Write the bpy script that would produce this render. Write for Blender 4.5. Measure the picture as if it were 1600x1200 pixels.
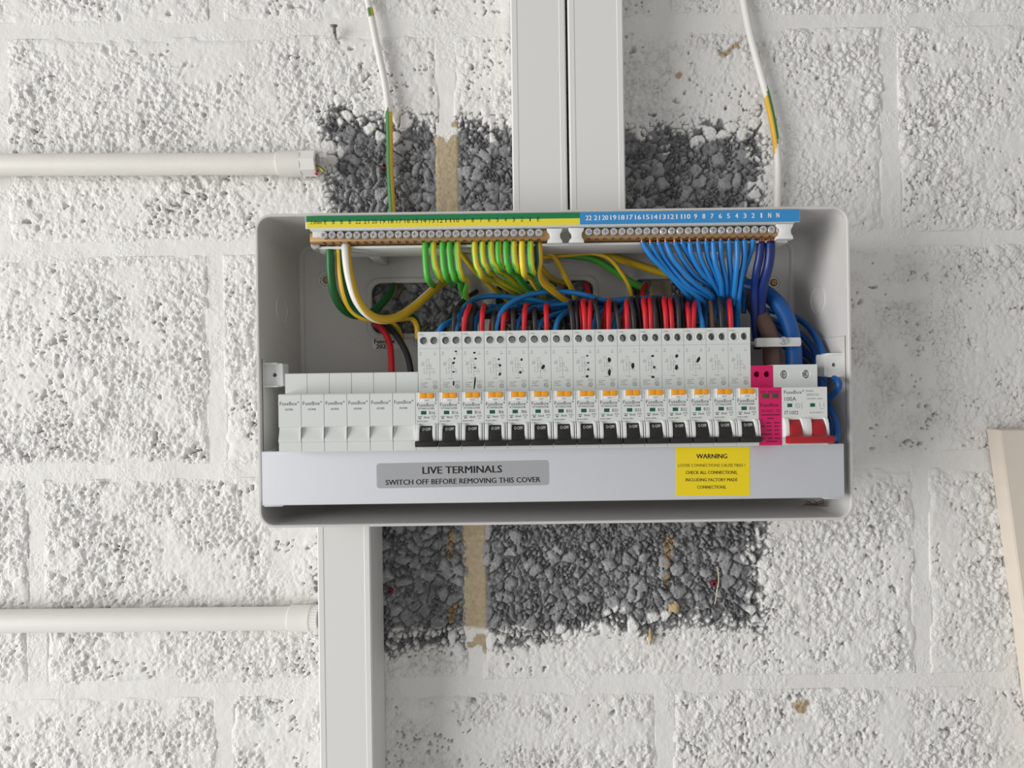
import bpy, bmesh, math, random
import numpy as np
from mathutils import Matrix, Vector

for o in list(bpy.data.objects): bpy.data.objects.remove(o)
C = bpy.context.scene.collection
SC = bpy.context.scene
R = math.radians

# ------------------------------------------------------------------ camera
F = 1000.0            # focal length in pixels of the 1600 wide frame
D = 610.0             # camera to wall, mm
H = 1500.0            # camera height, mm
TH = R(0.8)           # roll
ct, st = math.cos(TH), math.sin(TH)
cam_d = bpy.data.cameras.new('camera'); cam = bpy.data.objects.new('camera', cam_d); C.objects.link(cam)
cam_d.sensor_fit = 'HORIZONTAL'; cam_d.sensor_width = 36; cam_d.lens = 36 * F / 1600
cam_d.clip_start = 0.01; cam_d.clip_end = 100
rt, up, bk = Vector((ct, 0, -st)), Vector((st, 0, ct)), Vector((0, -1, 0))
M4 = Matrix.Identity(4)
for i in range(3):
    M4[i][0], M4[i][1], M4[i][2] = rt[i], up[i], bk[i]
M4[0][3], M4[1][3], M4[2][3] = 0, -D / 1000, H / 1000
cam.matrix_world = M4
SC.camera = cam

# ------------------------------------------------------------------ world, daylight, exposure
w = bpy.data.worlds.new('world'); SC.world = w; w.use_nodes = True
bg = w.node_tree.nodes['Background']; bg.inputs[0].default_value = (1.0, 0.99, 0.972, 1); bg.inputs[1].default_value = 0.42
def area(name, loc, target, sx, sy, power, col):
    l = bpy.data.lights.new(name, 'AREA'); l.shape = 'RECTANGLE'; l.size = sx; l.size_y = sy; l.energy = power; l.color = col
    o = bpy.data.objects.new(name, l); C.objects.link(o); o.location = loc
    d = Vector(target) - Vector(loc); o.rotation_euler = d.to_track_quat('-Z', 'Y').to_euler()
    return o
area('window_left_offscreen', (-3.2, -1.75, 1.2), (0, 0, 1.5), 2.0, 2.4, 128, (1.0, 0.99, 0.975))
vs = SC.view_settings
vs.view_transform = 'Standard'; vs.look = 'None'; vs.gamma = 1; vs.use_curve_mapping = False; vs.exposure = 0.0

# ------------------------------------------------------------------ coordinates
def P(x, y, Z):
    """photo pixel at camera distance Z mm -> (X mm, Z mm, up mm)"""
    u, v = x - 800, 600 - y
    return ((u * ct + v * st) * Z / F, Z, (v * ct - u * st) * Z / F)
# (an image vector (u,v): world right = u cos + v sin, world up = v cos - u sin)
def Wd(p):            # mm triple (X, camera distance, up) -> world metres
    return Vector((p[0] / 1000, (p[1] - D) / 1000, (H + p[2]) / 1000))
def WP(x, y, Z): return Wd(P(x, y, Z))

# ------------------------------------------------------------------ materials
def mat(name, col, rough=0.5, metal=0.0, noise=0.0, nscale=300, bump=0.0, bscale=800, spec=0.5, coat=0.0):
    m = bpy.data.materials.new(name); m.use_nodes = True
    nt = m.node_tree; b = nt.nodes['Principled BSDF']
    b.inputs['Roughness'].default_value = rough; b.inputs['Metallic'].default_value = metal
    b.inputs['Specular IOR Level'].default_value = spec
    if coat: b.inputs['Coat Weight'].default_value = coat
    tc = nt.nodes.new('ShaderNodeTexCoord')
    nz = nt.nodes.new('ShaderNodeTexNoise'); nz.inputs['Scale'].default_value = nscale; nz.inputs['Detail'].default_value = 4
    nt.links.new(tc.outputs['Object'], nz.inputs['Vector'])
    mx = nt.nodes.new('ShaderNodeMix'); mx.data_type = 'RGBA'
    mx.inputs[6].default_value = tuple(c * (1 - noise) for c in col) + (1,)
    mx.inputs[7].default_value = tuple(min(1, c * (1 + noise)) for c in col) + (1,)
    nt.links.new(nz.outputs[0], mx.inputs[0]); nt.links.new(mx.outputs[2], b.inputs['Base Color'])
    if bump:
        n2 = nt.nodes.new('ShaderNodeTexNoise'); n2.inputs['Scale'].default_value = bscale; n2.inputs['Detail'].default_value = 3
        nt.links.new(tc.outputs['Object'], n2.inputs['Vector'])
        bp = nt.nodes.new('ShaderNodeBump'); bp.inputs['Strength'].default_value = bump; bp.inputs['Distance'].default_value = 0.0004
        nt.links.new(n2.outputs[0], bp.inputs['Height']); nt.links.new(bp.outputs[0], b.inputs['Normal'])
    return m
def s2l(r, g, b):
    f = lambda c: (c / 255 / 12.92) if c / 255 <= 0.04045 else ((c / 255 + 0.055) / 1.055) ** 2.4
    return (f(r), f(g), f(b))

M = dict(
    box=mat('powder_coat_white', s2l(205, 203, 200), 0.42, noise=0.02, bump=0.10, bscale=1500),
    cover=mat('cover_white', s2l(205, 207, 213), 0.45, noise=0.015, bump=0.08, bscale=1500),
    plastic=mat('module_white', s2l(214, 217, 214), 0.5, noise=0.015),
    guard=mat('module_bright_white', s2l(226, 228, 226), 0.45, noise=0.015),
    blackp=mat('black_plastic', s2l(30, 28, 28), 0.5, noise=0.1),
    black=mat('black_ink', s2l(22, 21, 22), 0.7),
    grey=mat('grey_ink', s2l(70, 72, 74), 0.7),
    lgrey=mat('pale_grey_ink', s2l(135, 138, 138), 0.7),
    white=mat('white_ink', s2l(232, 232, 232), 0.6),
    orange=mat('orange_plastic', s2l(238, 158, 24), 0.4, noise=0.04),
    green_win=mat('green_window', s2l(10, 88, 62), 0.3),
    olive=mat('dark_olive_window', s2l(74, 70, 48), 0.3),
    pink=mat('pink_plastic', s2l(206, 16, 98), 0.45, noise=0.03),
    pinkdark=mat('dark_pink_ink', s2l(98, 8, 44), 0.6),
    red=mat('red_plastic', s2l(166, 20, 32), 0.4, noise=0.04),
    steel=mat('screw_steel', s2l(214, 214, 216), 0.3, metal=0.65, noise=0.08),
    darksteel=mat('recessed_screw_steel', s2l(110, 110, 112), 0.35, metal=1.0, noise=0.1),
    brass=mat('brass', s2l(172, 138, 96), 0.42, metal=0.55, noise=0.06),
    copper=mat('copper', s2l(226, 140, 100), 0.3, metal=0.8, noise=0.1),
    tgreen=mat('label_green', s2l(18, 122, 70), 0.45),
    tyellow=mat('label_yellow', s2l(232, 214, 58), 0.45),
    tblue=mat('label_blue', s2l(52, 138, 200), 0.45),
    silver=mat('silver_label', s2l(172, 173, 176), 0.38, metal=0.15),
    warn=mat('warning_yellow', s2l(238, 212, 18), 0.5),
    blue=mat('blue_pvc', s2l(30, 122, 194), 0.36, noise=0.05),
    dblue=mat('dark_blue_pvc', s2l(14, 40, 106), 0.38, noise=0.05),
    tailblue=mat('tail_blue_pvc', s2l(10, 80, 152), 0.42, noise=0.05),
    brown=mat('brown_pvc', s2l(98, 74, 64), 0.5, noise=0.06),
    redw=mat('red_pvc', s2l(205, 30, 42), 0.4, noise=0.05),
    blackw=mat('black_pvc', s2l(42, 42, 46), 0.42, noise=0.1),
    trunk=mat('trunking_white', s2l(222, 222, 219), 0.45, noise=0.012, bump=0.03),
    conduit=mat('conduit_white', s2l(226, 223, 216), 0.5, noise=0.05, nscale=60, bump=0.25, bscale=200),
    conduit2=mat('conduit_cream', s2l(230, 229, 224), 0.5, noise=0.03, nscale=60, bump=0.2, bscale=200),
    board=mat('cream_board', s2l(218, 208, 195), 0.6, noise=0.04, nscale=80),
    tan=mat('dried_mortar', s2l(182, 160, 120), 0.9, noise=0.15, bump=0.6, bscale=600),
    rust=mat('dull_nail_steel', s2l(128, 120, 114), 0.6, metal=0.4, noise=0.2),
    redplug=mat('red_wall_plug', s2l(122, 30, 48), 0.5),
    concrete=mat('plain_concrete', s2l(140, 140, 141), 0.9, noise=0.1),
    straw=mat('straw_fibre', s2l(205, 190, 165), 0.8),
)
def stripe_mat(name, yellow, green, rough=0.42, width=0.42, paint=False):
    m = mat(name, yellow, rough); nt = m.node_tree; b = nt.nodes['Principled BSDF']
    uv = nt.nodes.new('ShaderNodeUVMap'); sp = nt.nodes.new('ShaderNodeSeparateXYZ'); nt.links.new(uv.outputs[0], sp.inputs[0])
    fr = nt.nodes.new('ShaderNodeMath'); fr.operation = 'FRACT'; nt.links.new(sp.outputs[0], fr.inputs[0])
    gt = nt.nodes.new('ShaderNodeMath'); gt.operation = 'GREATER_THAN'; gt.inputs[1].default_value = width; nt.links.new(fr.outputs[0], gt.inputs[0])
    mx = nt.nodes.new('ShaderNodeMix'); mx.data_type = 'RGBA'
    mx.inputs[6].default_value = yellow + (1,); mx.inputs[7].default_value = green + (1,)
    nt.links.new(gt.outputs[0], mx.inputs[0])
    out = mx.outputs[2]
    if paint:
        at = nt.nodes.new('ShaderNodeAttribute'); at.attribute_name = 'paint'
        m2 = nt.nodes.new('ShaderNodeMix'); m2.data_type = 'RGBA'; nt.links.new(at.outputs['Fac'], m2.inputs[0])
        nt.links.new(out, m2.inputs[6]); m2.inputs[7].default_value = s2l(226, 224, 220) + (1,); out = m2.outputs[2]
    nt.links.new(out, b.inputs['Base Color'])
    return m
M['earth'] = stripe_mat('earth_green_yellow', s2l(226, 204, 48), s2l(78, 176, 62))
M['earthd'] = stripe_mat('earth_dark_green_yellow', s2l(222, 178, 36), s2l(22, 96, 46))
M['earthw'] = stripe_mat('earth_pale_faded', s2l(212, 170, 40), s2l(226, 224, 218), width=0.5)
M['eartht'] = stripe_mat('earth_teal_yellow', s2l(226, 178, 40), s2l(14, 104, 84))
M['earthy'] = stripe_mat('earth_mostly_yellow', s2l(214, 180, 44), s2l(60, 130, 50), width=0.62)
M['earthp'] = stripe_mat('earth_painted', s2l(214, 168, 44), s2l(72, 128, 76), paint=True)

def wall_mat():
    m = bpy.data.materials.new('painted_concrete_block'); m.use_nodes = True
    nt = m.node_tree; b = nt.nodes['Principled BSDF']; N = nt.nodes.new; L = nt.links.new
    b.inputs['Roughness'].default_value = 0.62; b.inputs['Specular IOR Level'].default_value = 0.35
    def attr(n):
        a = N('ShaderNodeAttribute'); a.attribute_name = n; return a.outputs['Fac']
    tc = N('ShaderNodeTexCoord')
    def noise(s, d=4):
        n = N('ShaderNodeTexNoise'); n.inputs['Scale'].default_value = s; n.inputs['Detail'].default_value = d; L(tc.outputs['Object'], n.inputs['Vector']); return n.outputs[0]
    def mix(f, a, c):
        x = N('ShaderNodeMix'); x.data_type = 'RGBA'; L(f, x.inputs[0])
        for i, v in ((6, a), (7, c)):
            if isinstance(v, tuple): x.inputs[i].default_value = v + (1,)
            else: L(v, x.inputs[i])
        return x.outputs[2]
    painted = mix(noise(25), s2l(222, 220, 217), s2l(233, 232, 229))
    bare = mix(attr('tone'), s2l(108, 108, 111), s2l(184, 184, 186))
    fine = mix(noise(700, 3), s2l(92, 92, 94), s2l(150, 150, 151))
    x = N('ShaderNodeMix'); x.data_type = 'RGBA'; x.inputs[0].default_value = 0.35; L(bare, x.inputs[6]); L(fine, x.inputs[7]); bare = x.outputs[2]
    tan = mix(noise(260, 4), s2l(150, 134, 108), s2l(200, 184, 154))
    body = mix(attr('mortar'), bare, tan)
    body = mix(attr('paint'), body, painted)
    stain = mix(noise(400, 3), s2l(120, 92, 58), s2l(196, 172, 126))
    body = mix(attr('stain'), body, stain)
    L(body, b.inputs['Base Color'])
    bp = N('ShaderNodeBump'); bp.inputs['Strength'].default_value = 0.5; bp.inputs['Distance'].default_value = 0.0013
    vo = N('ShaderNodeTexVoronoi'); vo.feature = 'SMOOTH_F1'; vo.inputs['Scale'].default_value = 310; vo.inputs['Smoothness'].default_value = 0.4
    wn = N('ShaderNodeTexNoise'); wn.inputs['Scale'].default_value = 160; L(tc.outputs['Object'], wn.inputs['Vector'])
    wv = N('ShaderNodeVectorMath'); wv.operation = 'MULTIPLY_ADD'; wv.inputs[1].default_value = (0.006, 0.006, 0.006); L(wn.outputs['Color'], wv.inputs[0]); L(tc.outputs['Object'], wv.inputs[2]); L(wv.outputs[0], vo.inputs['Vector'])
    sm_ = N('ShaderNodeMath'); sm_.operation = 'MULTIPLY_ADD'; sm_.inputs[1].default_value = -1.1; L(vo.outputs['Distance'], sm_.inputs[0]); L(noise(520, 5), sm_.inputs[2])
    kk = N('ShaderNodeMath'); kk.operation = 'MULTIPLY_ADD'; kk.inputs[1].default_value = 0.72; kk.inputs[2].default_value = 0.03; L(attr('grain'), kk.inputs[0]); L(kk.outputs[0], bp.inputs['Strength'])
    L(sm_.outputs[0], bp.inputs['Height']); L(bp.outputs[0], b.inputs['Normal'])
    return m
M['wall'] = wall_mat()

# ------------------------------------------------------------------ object helpers
def link(name, me, m=None, parent=None):
    o = bpy.data.objects.new(name, me); C.objects.link(o)
    if m is not None and len(me.materials) == 0: me.materials.append(M[m] if isinstance(m, str) else m)
    if parent is not None: o.parent = parent
    return o
def tag(o, label, cat, group=None):
    o['label'] = label; o['category'] = cat
    if group: o['group'] = group
    return o
def empty(name, p):
    o = bpy.data.objects.new(name, None); o.empty_display_size = 0.01; C.objects.link(o); o.location = Wd(p); return o

TXT = {}
def text_geo(body):
    k = body
    if k not in TXT:
        cu = bpy.data.curves.new('t', 'FONT'); cu.body = body; cu.resolution_u = 2; cu.fill_mode = 'FRONT'
        o = bpy.data.objects.new('t', cu); C.objects.link(o)
        dg = bpy.context.evaluated_depsgraph_get(); dg.update()
        me = bpy.data.meshes.new_from_object(o.evaluated_get(dg))
        vs_ = [v.co.copy() for v in me.vertices]; fs = [tuple(p.vertices) for p in me.polygons]
        bpy.data.objects.remove(o); bpy.data.curves.remove(cu); bpy.data.meshes.remove(me)
        xs = [v.x for v in vs_]; ys = [v.y for v in vs_]
        TXT[k] = (vs_, fs, min(xs), max(xs), min(ys), max(ys))
    return TXT[k]

class MB:
    """collects geometry in mm: (X, camera distance, up), relative to an origin given in build()"""
    def __init__(s): s.v = []; s.f = []; s.uv = None
    def add(s, vs, fs):
        n = len(s.v); s.v += [tuple(p) for p in vs]; s.f += [tuple(i + n for i in f) for f in fs]; return s
    def box(s, x0, x1, d0, d1, z0, z1, bev=0.0, seg=2):
        bm = bmesh.new()
        bmesh.ops.create_cube(bm, size=1)
        for v in bm.verts:
            v.co = Vector(((x0 + x1) / 2 + v.co.x * (x1 - x0), (d0 + d1) / 2 + v.co.y * (d1 - d0), (z0 + z1) / 2 + v.co.z * (z1 - z0)))
        if bev: bmesh.ops.bevel(bm, geom=bm.edges[:], offset=bev, segments=seg, affect='EDGES', profile=0.5)
        s.from_bm(bm); return s
    def from_bm(s, bm):
        bm.verts.index_update()
        s.add([v.co[:] for v in bm.verts], [[v.index for v in f.verts] for f in bm.faces]); bm.free()
    def prism(s, prof, x0, x1, bev=0.0):
        """profile of (dist, up) points extruded along X"""
        bm = bmesh.new()
        a = [bm.verts.new((x0, d, z)) for d, z in prof]; b = [bm.verts.new((x1, d, z)) for d, z in prof]; n = len(prof)
        bm.faces.new(a); bm.faces.new(b[::-1])
        for i in range(n): bm.faces.new((a[i], b[i], b[(i + 1) % n], a[(i + 1) % n]))
        bmesh.ops.recalc_face_normals(bm, faces=bm.faces[:])
        if bev: bmesh.ops.bevel(bm, geom=bm.edges[:], offset=bev, segments=2, affect='EDGES', profile=0.5, clamp_overlap=True)
        s.from_bm(bm); return s
    def plate(s, poly, d0, d1, bev=0.0):
        """polygon of (X, up) points extruded from distance d0 (front) to d1"""
        bm = bmesh.new()
        a = [bm.verts.new((x, d0, z)) for x, z in poly]; b = [bm.verts.new((x, d1, z)) for x, z in poly]; n = len(poly)
        bm.faces.new(a); bm.faces.new(b[::-1])
        for i in range(n): bm.faces.new((a[i], b[i], b[(i + 1) % n], a[(i + 1) % n]))
        bmesh.ops.recalc_face_normals(bm, faces=bm.faces[:])
        if bev: bmesh.ops.bevel(bm, geom=[e for e in bm.edges if abs(e.verts[0].co.y - d0) < 1e-6 and abs(e.verts[1].co.y - d0) < 1e-6], offset=bev, segments=2, affect='EDGES', profile=0.5)
        s.from_bm(bm); return s
    def cyl(s, c, r0, r1, d0, d1, n=20, cap0=True, cap1=True):
        """cylinder/cone along the view axis, centre (X, up)"""
        vs_ = []
        for d, r in ((d0, r0), (d1, r1)):
            vs_ += [(c[0] + r * math.cos(2 * math.pi * i / n), d, c[1] + r * math.sin(2 * math.pi * i / n)) for i in range(n)]
        fs = [(i, (i + 1) % n, n + (i + 1) % n, n + i) for i in range(n)]
        if cap0: fs.append(tuple(range(n))[::-1])
        if cap1: fs.append(tuple(range(n, 2 * n)))
        return s.add(vs_, fs)
    def ring(s, c, ra, rb, d, dd, n=24):
        """raised annulus: inner ra, outer rb, front at d, dd deep"""
        vs_ = []
        prof = [(ra, d + dd), (ra, d + 0.25 * (rb - ra)), (ra + 0.3 * (rb - ra), d), (rb - 0.3 * (rb - ra), d), (rb, d + 0.25 * (rb - ra)), (rb, d + dd)]
        for r, dd_ in prof: vs_ += [(c[0] + r * math.cos(2 * math.pi * i / n), dd_, c[1] + r * math.sin(2 * math.pi * i / n)) for i in range(n)]
        fs = [(k * n + i, k * n + (i + 1) % n, (k + 1) * n + (i + 1) % n, (k + 1) * n + i) for k in range(len(prof) - 1) for i in range(n)]
        return s.add(vs_, fs)
    def text(s, body, x0, x1, z0, z1, d, bold=0.0):
        vs_, fs, a, b, c, e = text_geo(body)
        if bold:
            k = bold * (z1 - z0) * 3; s.text(body, x0 - k, x1 - k, z0, z1, d - 0.02); x0 += k; x1 += k
        return s.add([(x0 + (v.x - a) / (b - a) * (x1 - x0), d, z0 + (v.y - c) / (e - c) * (z1 - z0)) for v in vs_], fs)
    def rect(s, x0, x1, z0, z1, d): return s.add([(x0, d, z0), (x1, d, z0), (x1, d, z1), (x0, d, z1)], [(0, 1, 2, 3)])
    def lines(s, segs, wd, d):
        for (xa, za, xb, zb) in segs:
            dx, dz = xb - xa, zb - za; L = math.hypot(dx, dz) or 1; nx, nz = -dz / L * wd / 2, dx / L * wd / 2
            s.add([(xa - nx, d, za - nz), (xb - nx, d, zb - nz), (xb + nx, d, zb + nz), (xa + nx, d, za + nz)], [(0, 1, 2, 3)])
        return s
    def circle(s, c, r, wd, d, n=20):
        vs_ = []
        for rr in (r - wd / 2, r + wd / 2): vs_ += [(c[0] + rr * math.cos(2 * math.pi * i / n), d, c[1] + rr * math.sin(2 * math.pi * i / n)) for i in range(n)]
        return s.add(vs_, [(i, (i + 1) % n, n + (i + 1) % n, n + i) for i in range(n)])
    def blob(s, c, rx, rz, ang, d, seed):
        rnd = random.Random(seed); n = 14; vs_ = []
        for i in range(n):
            t = 2 * math.pi * i / n; k = 1 + rnd.uniform(-0.16, 0.16)
            x, z = rx * math.cos(t) * k, rz * math.sin(t) * k
            vs_.append((c[0] + x * math.cos(ang) - z * math.sin(ang), d, c[1] + x * math.sin(ang) + z * math.cos(ang)))
        return s.add(vs_, [tuple(range(n))])
    def mesh(s, name, org=(0, 0, 0), smooth=True, angle=35, fix=True):
        me = bpy.data.meshes.new(name)
        me.from_pydata([((x - org[0]) / 1000, (d - org[1]) / 1000, (z - org[2]) / 1000) for x, d, z in s.v], [], s.f)
        if fix:
            bm = bmesh.new(); bm.from_mesh(me); bmesh.ops.recalc_face_normals(bm, faces=bm.faces[:]); bm.to_mesh(me); bm.free()
        if smooth:
            me.shade_smooth(); me.set_sharp_from_angle(angle=R(angle))
        return me
    def build(s, name, m, parent=None, org=None, **k):
        if parent is not None and org is None: org = parent.get('_org', None) or ORG[parent.name]
        me = s.mesh(name, org or (0, D, -H), **k)
        return link(name, me, m, parent)
ORG = {}
def thing(name, p, label, cat, group=None):
    o = empty(name, p); ORG[o.name] = p; return tag(o, label, cat, group)
def solo(mb, name, m, label, cat, group=None, **k):
    """a thing that is one mesh: origin at its centre"""
    xs = [v[0] for v in mb.v]; ds = [v[1] for v in mb.v]; zs = [v[2] for v in mb.v]
    p = ((min(xs) + max(xs)) / 2, (min(ds) + max(ds)) / 2, min(zs))
    o = link(name, mb.mesh(name, p, **k), m); o.location = Wd(p); ORG[o.name] = p
    return tag(o, label, cat, group)

def spline(pts, step=2.0):
    """Catmull-Rom through mm points"""
    p = [np.array(q, float) for q in pts]; p = [2 * p[0] - p[1]] + p + [2 * p[-1] - p[-2]]
    out = []
    for i in range(1, len(p) - 2):
        L = np.linalg.norm(p[i + 1] - p[i]); n = max(2, int(L / step))
        for k in range(n):
            t = k / n; a, b, c, d = p[i - 1], p[i], p[i + 1], p[i + 2]
            out.append(0.5 * ((2 * b) + (-a + c) * t + (2 * a - 5 * b + 4 * c - d) * t * t + (-a + 3 * b - 3 * c + d) * t ** 3))
    out.append(p[-2]); return out
def tube_mesh(name, pts, r, org, n=10, phase=0.0, twist=0.0, step=2.0, paint=None, tmax=1e9, t0=0.0):
    c = spline(pts, step); m = len(c)
    tang = [c[min(i + 1, m - 1)] - c[max(i - 1, 0)] for i in range(m)]
    tang = [t / (np.linalg.norm(t) + 1e-9) for t in tang]
    nrm = np.array([0, -1.0, 0]); verts = []; arc = [0.0]
    for i in range(1, m): arc.append(arc[-1] + float(np.linalg.norm(c[i] - c[i - 1])))
    for i in range(m):
        t = tang[i]; nn = nrm - t * np.dot(nrm, t)
        if np.linalg.norm(nn) < 0.05:
            nn = np.array([1.0, 0, 0]) - t * t[0]
        nrm = nn / np.linalg.norm(nn); bi = np.cross(t, nrm)
        rr = r[i * (len(r) - 1) // max(1, m - 1)] if isinstance(r, (list, tuple)) else r
        for k in range(n):
            a = 2 * math.pi * k / n
            verts.append(c[i] + rr * (math.cos(a) * nrm + math.sin(a) * bi))
    faces = [(i * n + k, i * n + (k + 1) % n, (i + 1) * n + (k + 1) % n, (i + 1) * n + k) for i in range(m - 1) for k in range(n)]
    uvs = []
    for i in range(m - 1):
        for k in range(n):
            for (ii, kk) in ((i, k), (i, k + 1), (i + 1, k + 1), (i + 1, k)): uvs += [kk / n + phase + twist * max(0.0, min(arc[ii], tmax) - t0), arc[ii]]
    faces += [tuple(range(n))[::-1], tuple(range((m - 1) * n, m * n))]
    uvs += [0.0, 0.0] * (2 * n)
    me = bpy.data.meshes.new(name)
    me.from_pydata([((v[0] - org[0]) / 1000, (v[1] - org[1]) / 1000, (v[2] - org[2]) / 1000) for v in verts], [], faces)
    l = me.uv_layers.new(name='UVMap'); l.data.foreach_set('uv', uvs)
    if paint:
        at = me.attributes.new('paint', 'FLOAT', 'POINT'); rnd = random.Random(5)
        at.data.foreach_set('value', [paint(600 - (c[i][2] * ct + c[i][0] * st) * F / c[i][1], k / n, rnd) for i in range(m) for k in range(n)])
    me.shade_smooth(); return me
def wire(name, px, r, m, label, cat='wire', group=None, **k):
    """px: (x, y, Z) photo pixels with their distance"""
    pts = [P(*q) for q in px]; org = pts[0]
    o = link(name, tube_mesh(name, pts, r, org, **k), m); o.location = Wd(org); ORG[o.name] = org
    return tag(o, label, cat, group)

# ------------------------------------------------------------------ the block wall
def hsh(ix, iy, seed):
    n = (ix.astype(np.int64) * 374761393 + iy.astype(np.int64) * 668265263 + seed * 974634777) & 0xFFFFFFFF
    n = ((n ^ (n >> 13)) * 1274126177) & 0xFFFFFFFF
    n = ((n ^ (n >> 16)) * 2246822519) & 0xFFFFFFFF
    return ((n ^ (n >> 15)) & 0xFFFFFF) / float(0xFFFFFF)
def vnoise(a, b, s, seed):
    x, y = a / s, b / s; ix, iy = np.floor(x), np.floor(y); fx, fy = x - ix, y - iy
    fx = fx * fx * (3 - 2 * fx); fy = fy * fy * (3 - 2 * fy)
    return (hsh(ix, iy, seed) * (1 - fx) + hsh(ix + 1, iy, seed) * fx) * (1 - fy) + (hsh(ix, iy + 1, seed) * (1 - fx) + hsh(ix + 1, iy + 1, seed) * fx) * fy
def fbm(a, b, s, seed, n=3): return sum(vnoise(a, b, s / 2 ** i, seed + i) * 0.5 ** i for i in range(n)) / sum(0.5 ** i for i in range(n))
def worley(a, b, s, seed):
    x, y = a / s, b / s; ix, iy = np.floor(x), np.floor(y)
    f1 = np.full(a.shape, 9.0); f2 = np.full(a.shape, 9.0); idv = np.zeros(a.shape)
    for dx in (-1, 0, 1):
        for dy in (-1, 0, 1):
            cx, cy = ix + dx, iy + dy
            d = np.hypot(cx + hsh(cx, cy, seed) - x, cy + hsh(cx, cy, seed + 7) - y); r = hsh(cx, cy, seed + 13)
            n = d < f1
            f2 = np.where(n, f1, np.minimum(f2, d)); idv = np.where(n, r, idv); f1 = np.where(n, d, f1)
    return f1, f2, idv
PX = 0.61      # mm per wall pixel
def wall_px(a, b):   # de-rolled wall pixels -> photo pixels
    return 800 + a * ct - b * st, 600 - (b * ct + a * st)
def bare_sd(a, b):
    x, y = wall_px(a, b)
    nz = (fbm(a, b, 70, 41) - 0.5) * 46 + (vnoise(a, b, 14, 47) - 0.5) * 12
    top = 192 - 34 * np.exp(-((x - 530) / 22) ** 2) - 26 * np.exp(-((x - 1192) / 20) ** 2) + 6 * (x > 990)
    bot = 984 + 28 / (1 + np.exp((x - 880) / 9))
    left = np.where(y < 340, 506 + np.clip((y - 215) * 0.14, -4, 16), 500)
    right = 1194 - np.clip((y - 820) / 400, 0, 1) * 6
    return np.minimum(np.minimum(x - left, right - x), np.minimum(y - top, bot - y)) + nz * np.where((right - x) < 12, 0.35, 0.75)
STAINS = [(1130, 83, 16, 7, -0.3), (1252, 1104, 17, 13, 0), (1044, 862, 8, 26, 0.1), (1042, 905, 5, 14, 0), (704, 850, 8, 26, 0.1), (706, 960, 6, 22, 0.2), (1062, 117, 6, 6, 0), (1152, 72, 9, 5, -0.5)]
def stain(a, b):
    x, y = wall_px(a, b); s = np.zeros(a.shape); nz = vnoise(a, b, 7, 91) - 0.5
    for sx, sy, rx, ry, t in STAINS:
        dx, dy = x - sx, y - sy; u, v = dx * math.cos(t) + dy * math.sin(t), -dx * math.sin(t) + dy * math.cos(t)
        s = np.maximum(s, np.clip((1 - np.hypot(u / rx, v / ry) + nz * 1.1) * 3, 0, 1))
    return s * 0.85
def relief(a, b):
    """gravel relief 0..1 of the bare block, of the thickly painted block, and a tone per stone"""
    wa = a + (vnoise(a, b, 12, 3) - 0.5) * 5; wb = b + (vnoise(a, b, 12, 5) - 0.5) * 5
    f1, f2, i1 = worley(wa, wb, 19, 11); g1, g2, j1 = worley(wa, wb, 9.0, 23); k1, k2, l1 = worley(wa, wb, 5.4, 29)
    dome = np.sqrt(np.clip(1 - (f1 / 0.92) ** 2, 0, 1)) * np.clip((f2 - f1) * 3.5, 0, 1) ** 0.5
    dome2 = np.sqrt(np.clip(1 - (g1 / 0.9) ** 2, 0, 1)) * np.clip((g2 - g1) * 2.2, 0, 1) ** 0.6
    big = np.clip((i1 - 0.62) * 14, 0, 1) * (vnoise(a, b, 80, 31) > 0.3)
    lvl = 0.25 + 0.75 * j1
    h = np.maximum(dome * big, dome2 * lvl * 0.95) * 0.85 + 0.15 * vnoise(a, b, 5, 71)
    # paint bridges the small gaps: flat-topped lumps with crevices left between some of them
    lump = np.clip(dome2 * 1.5, 0, 1) * (0.2 + 0.8 * j1) * 0.62 + np.clip(np.sqrt(np.clip(1 - (k1 / 0.9) ** 2, 0, 1)) * 1.3, 0, 1) * l1 * 0.45
    hp = np.maximum(lump, dome * big * 0.9)
    sel = np.clip((vnoise(a, b, 30, 35) - 0.45) * 6, 0, 1)
    ga = np.clip(1 - (g2 - g1) / 0.24, 0, 1) * np.clip((vnoise(a, b, 18, 33) - 0.28) * 4, 0, 1)
    gb = np.clip(1 - (k2 - k1) / 0.34, 0, 1) * np.clip((vnoise(a, b, 14, 37) - 0.42) * 5, 0, 1)
    gc = np.clip(1 - (f2 - f1) / 0.14, 0, 1)
    gap_ = np.maximum(np.maximum(ga * (1 - sel), gb * sel), gc * 0.8) * (1 - big * (dome > 0.3))
    return h, hp, 0.3 * i1 * big + 0.7 * j1, gap_
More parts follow.
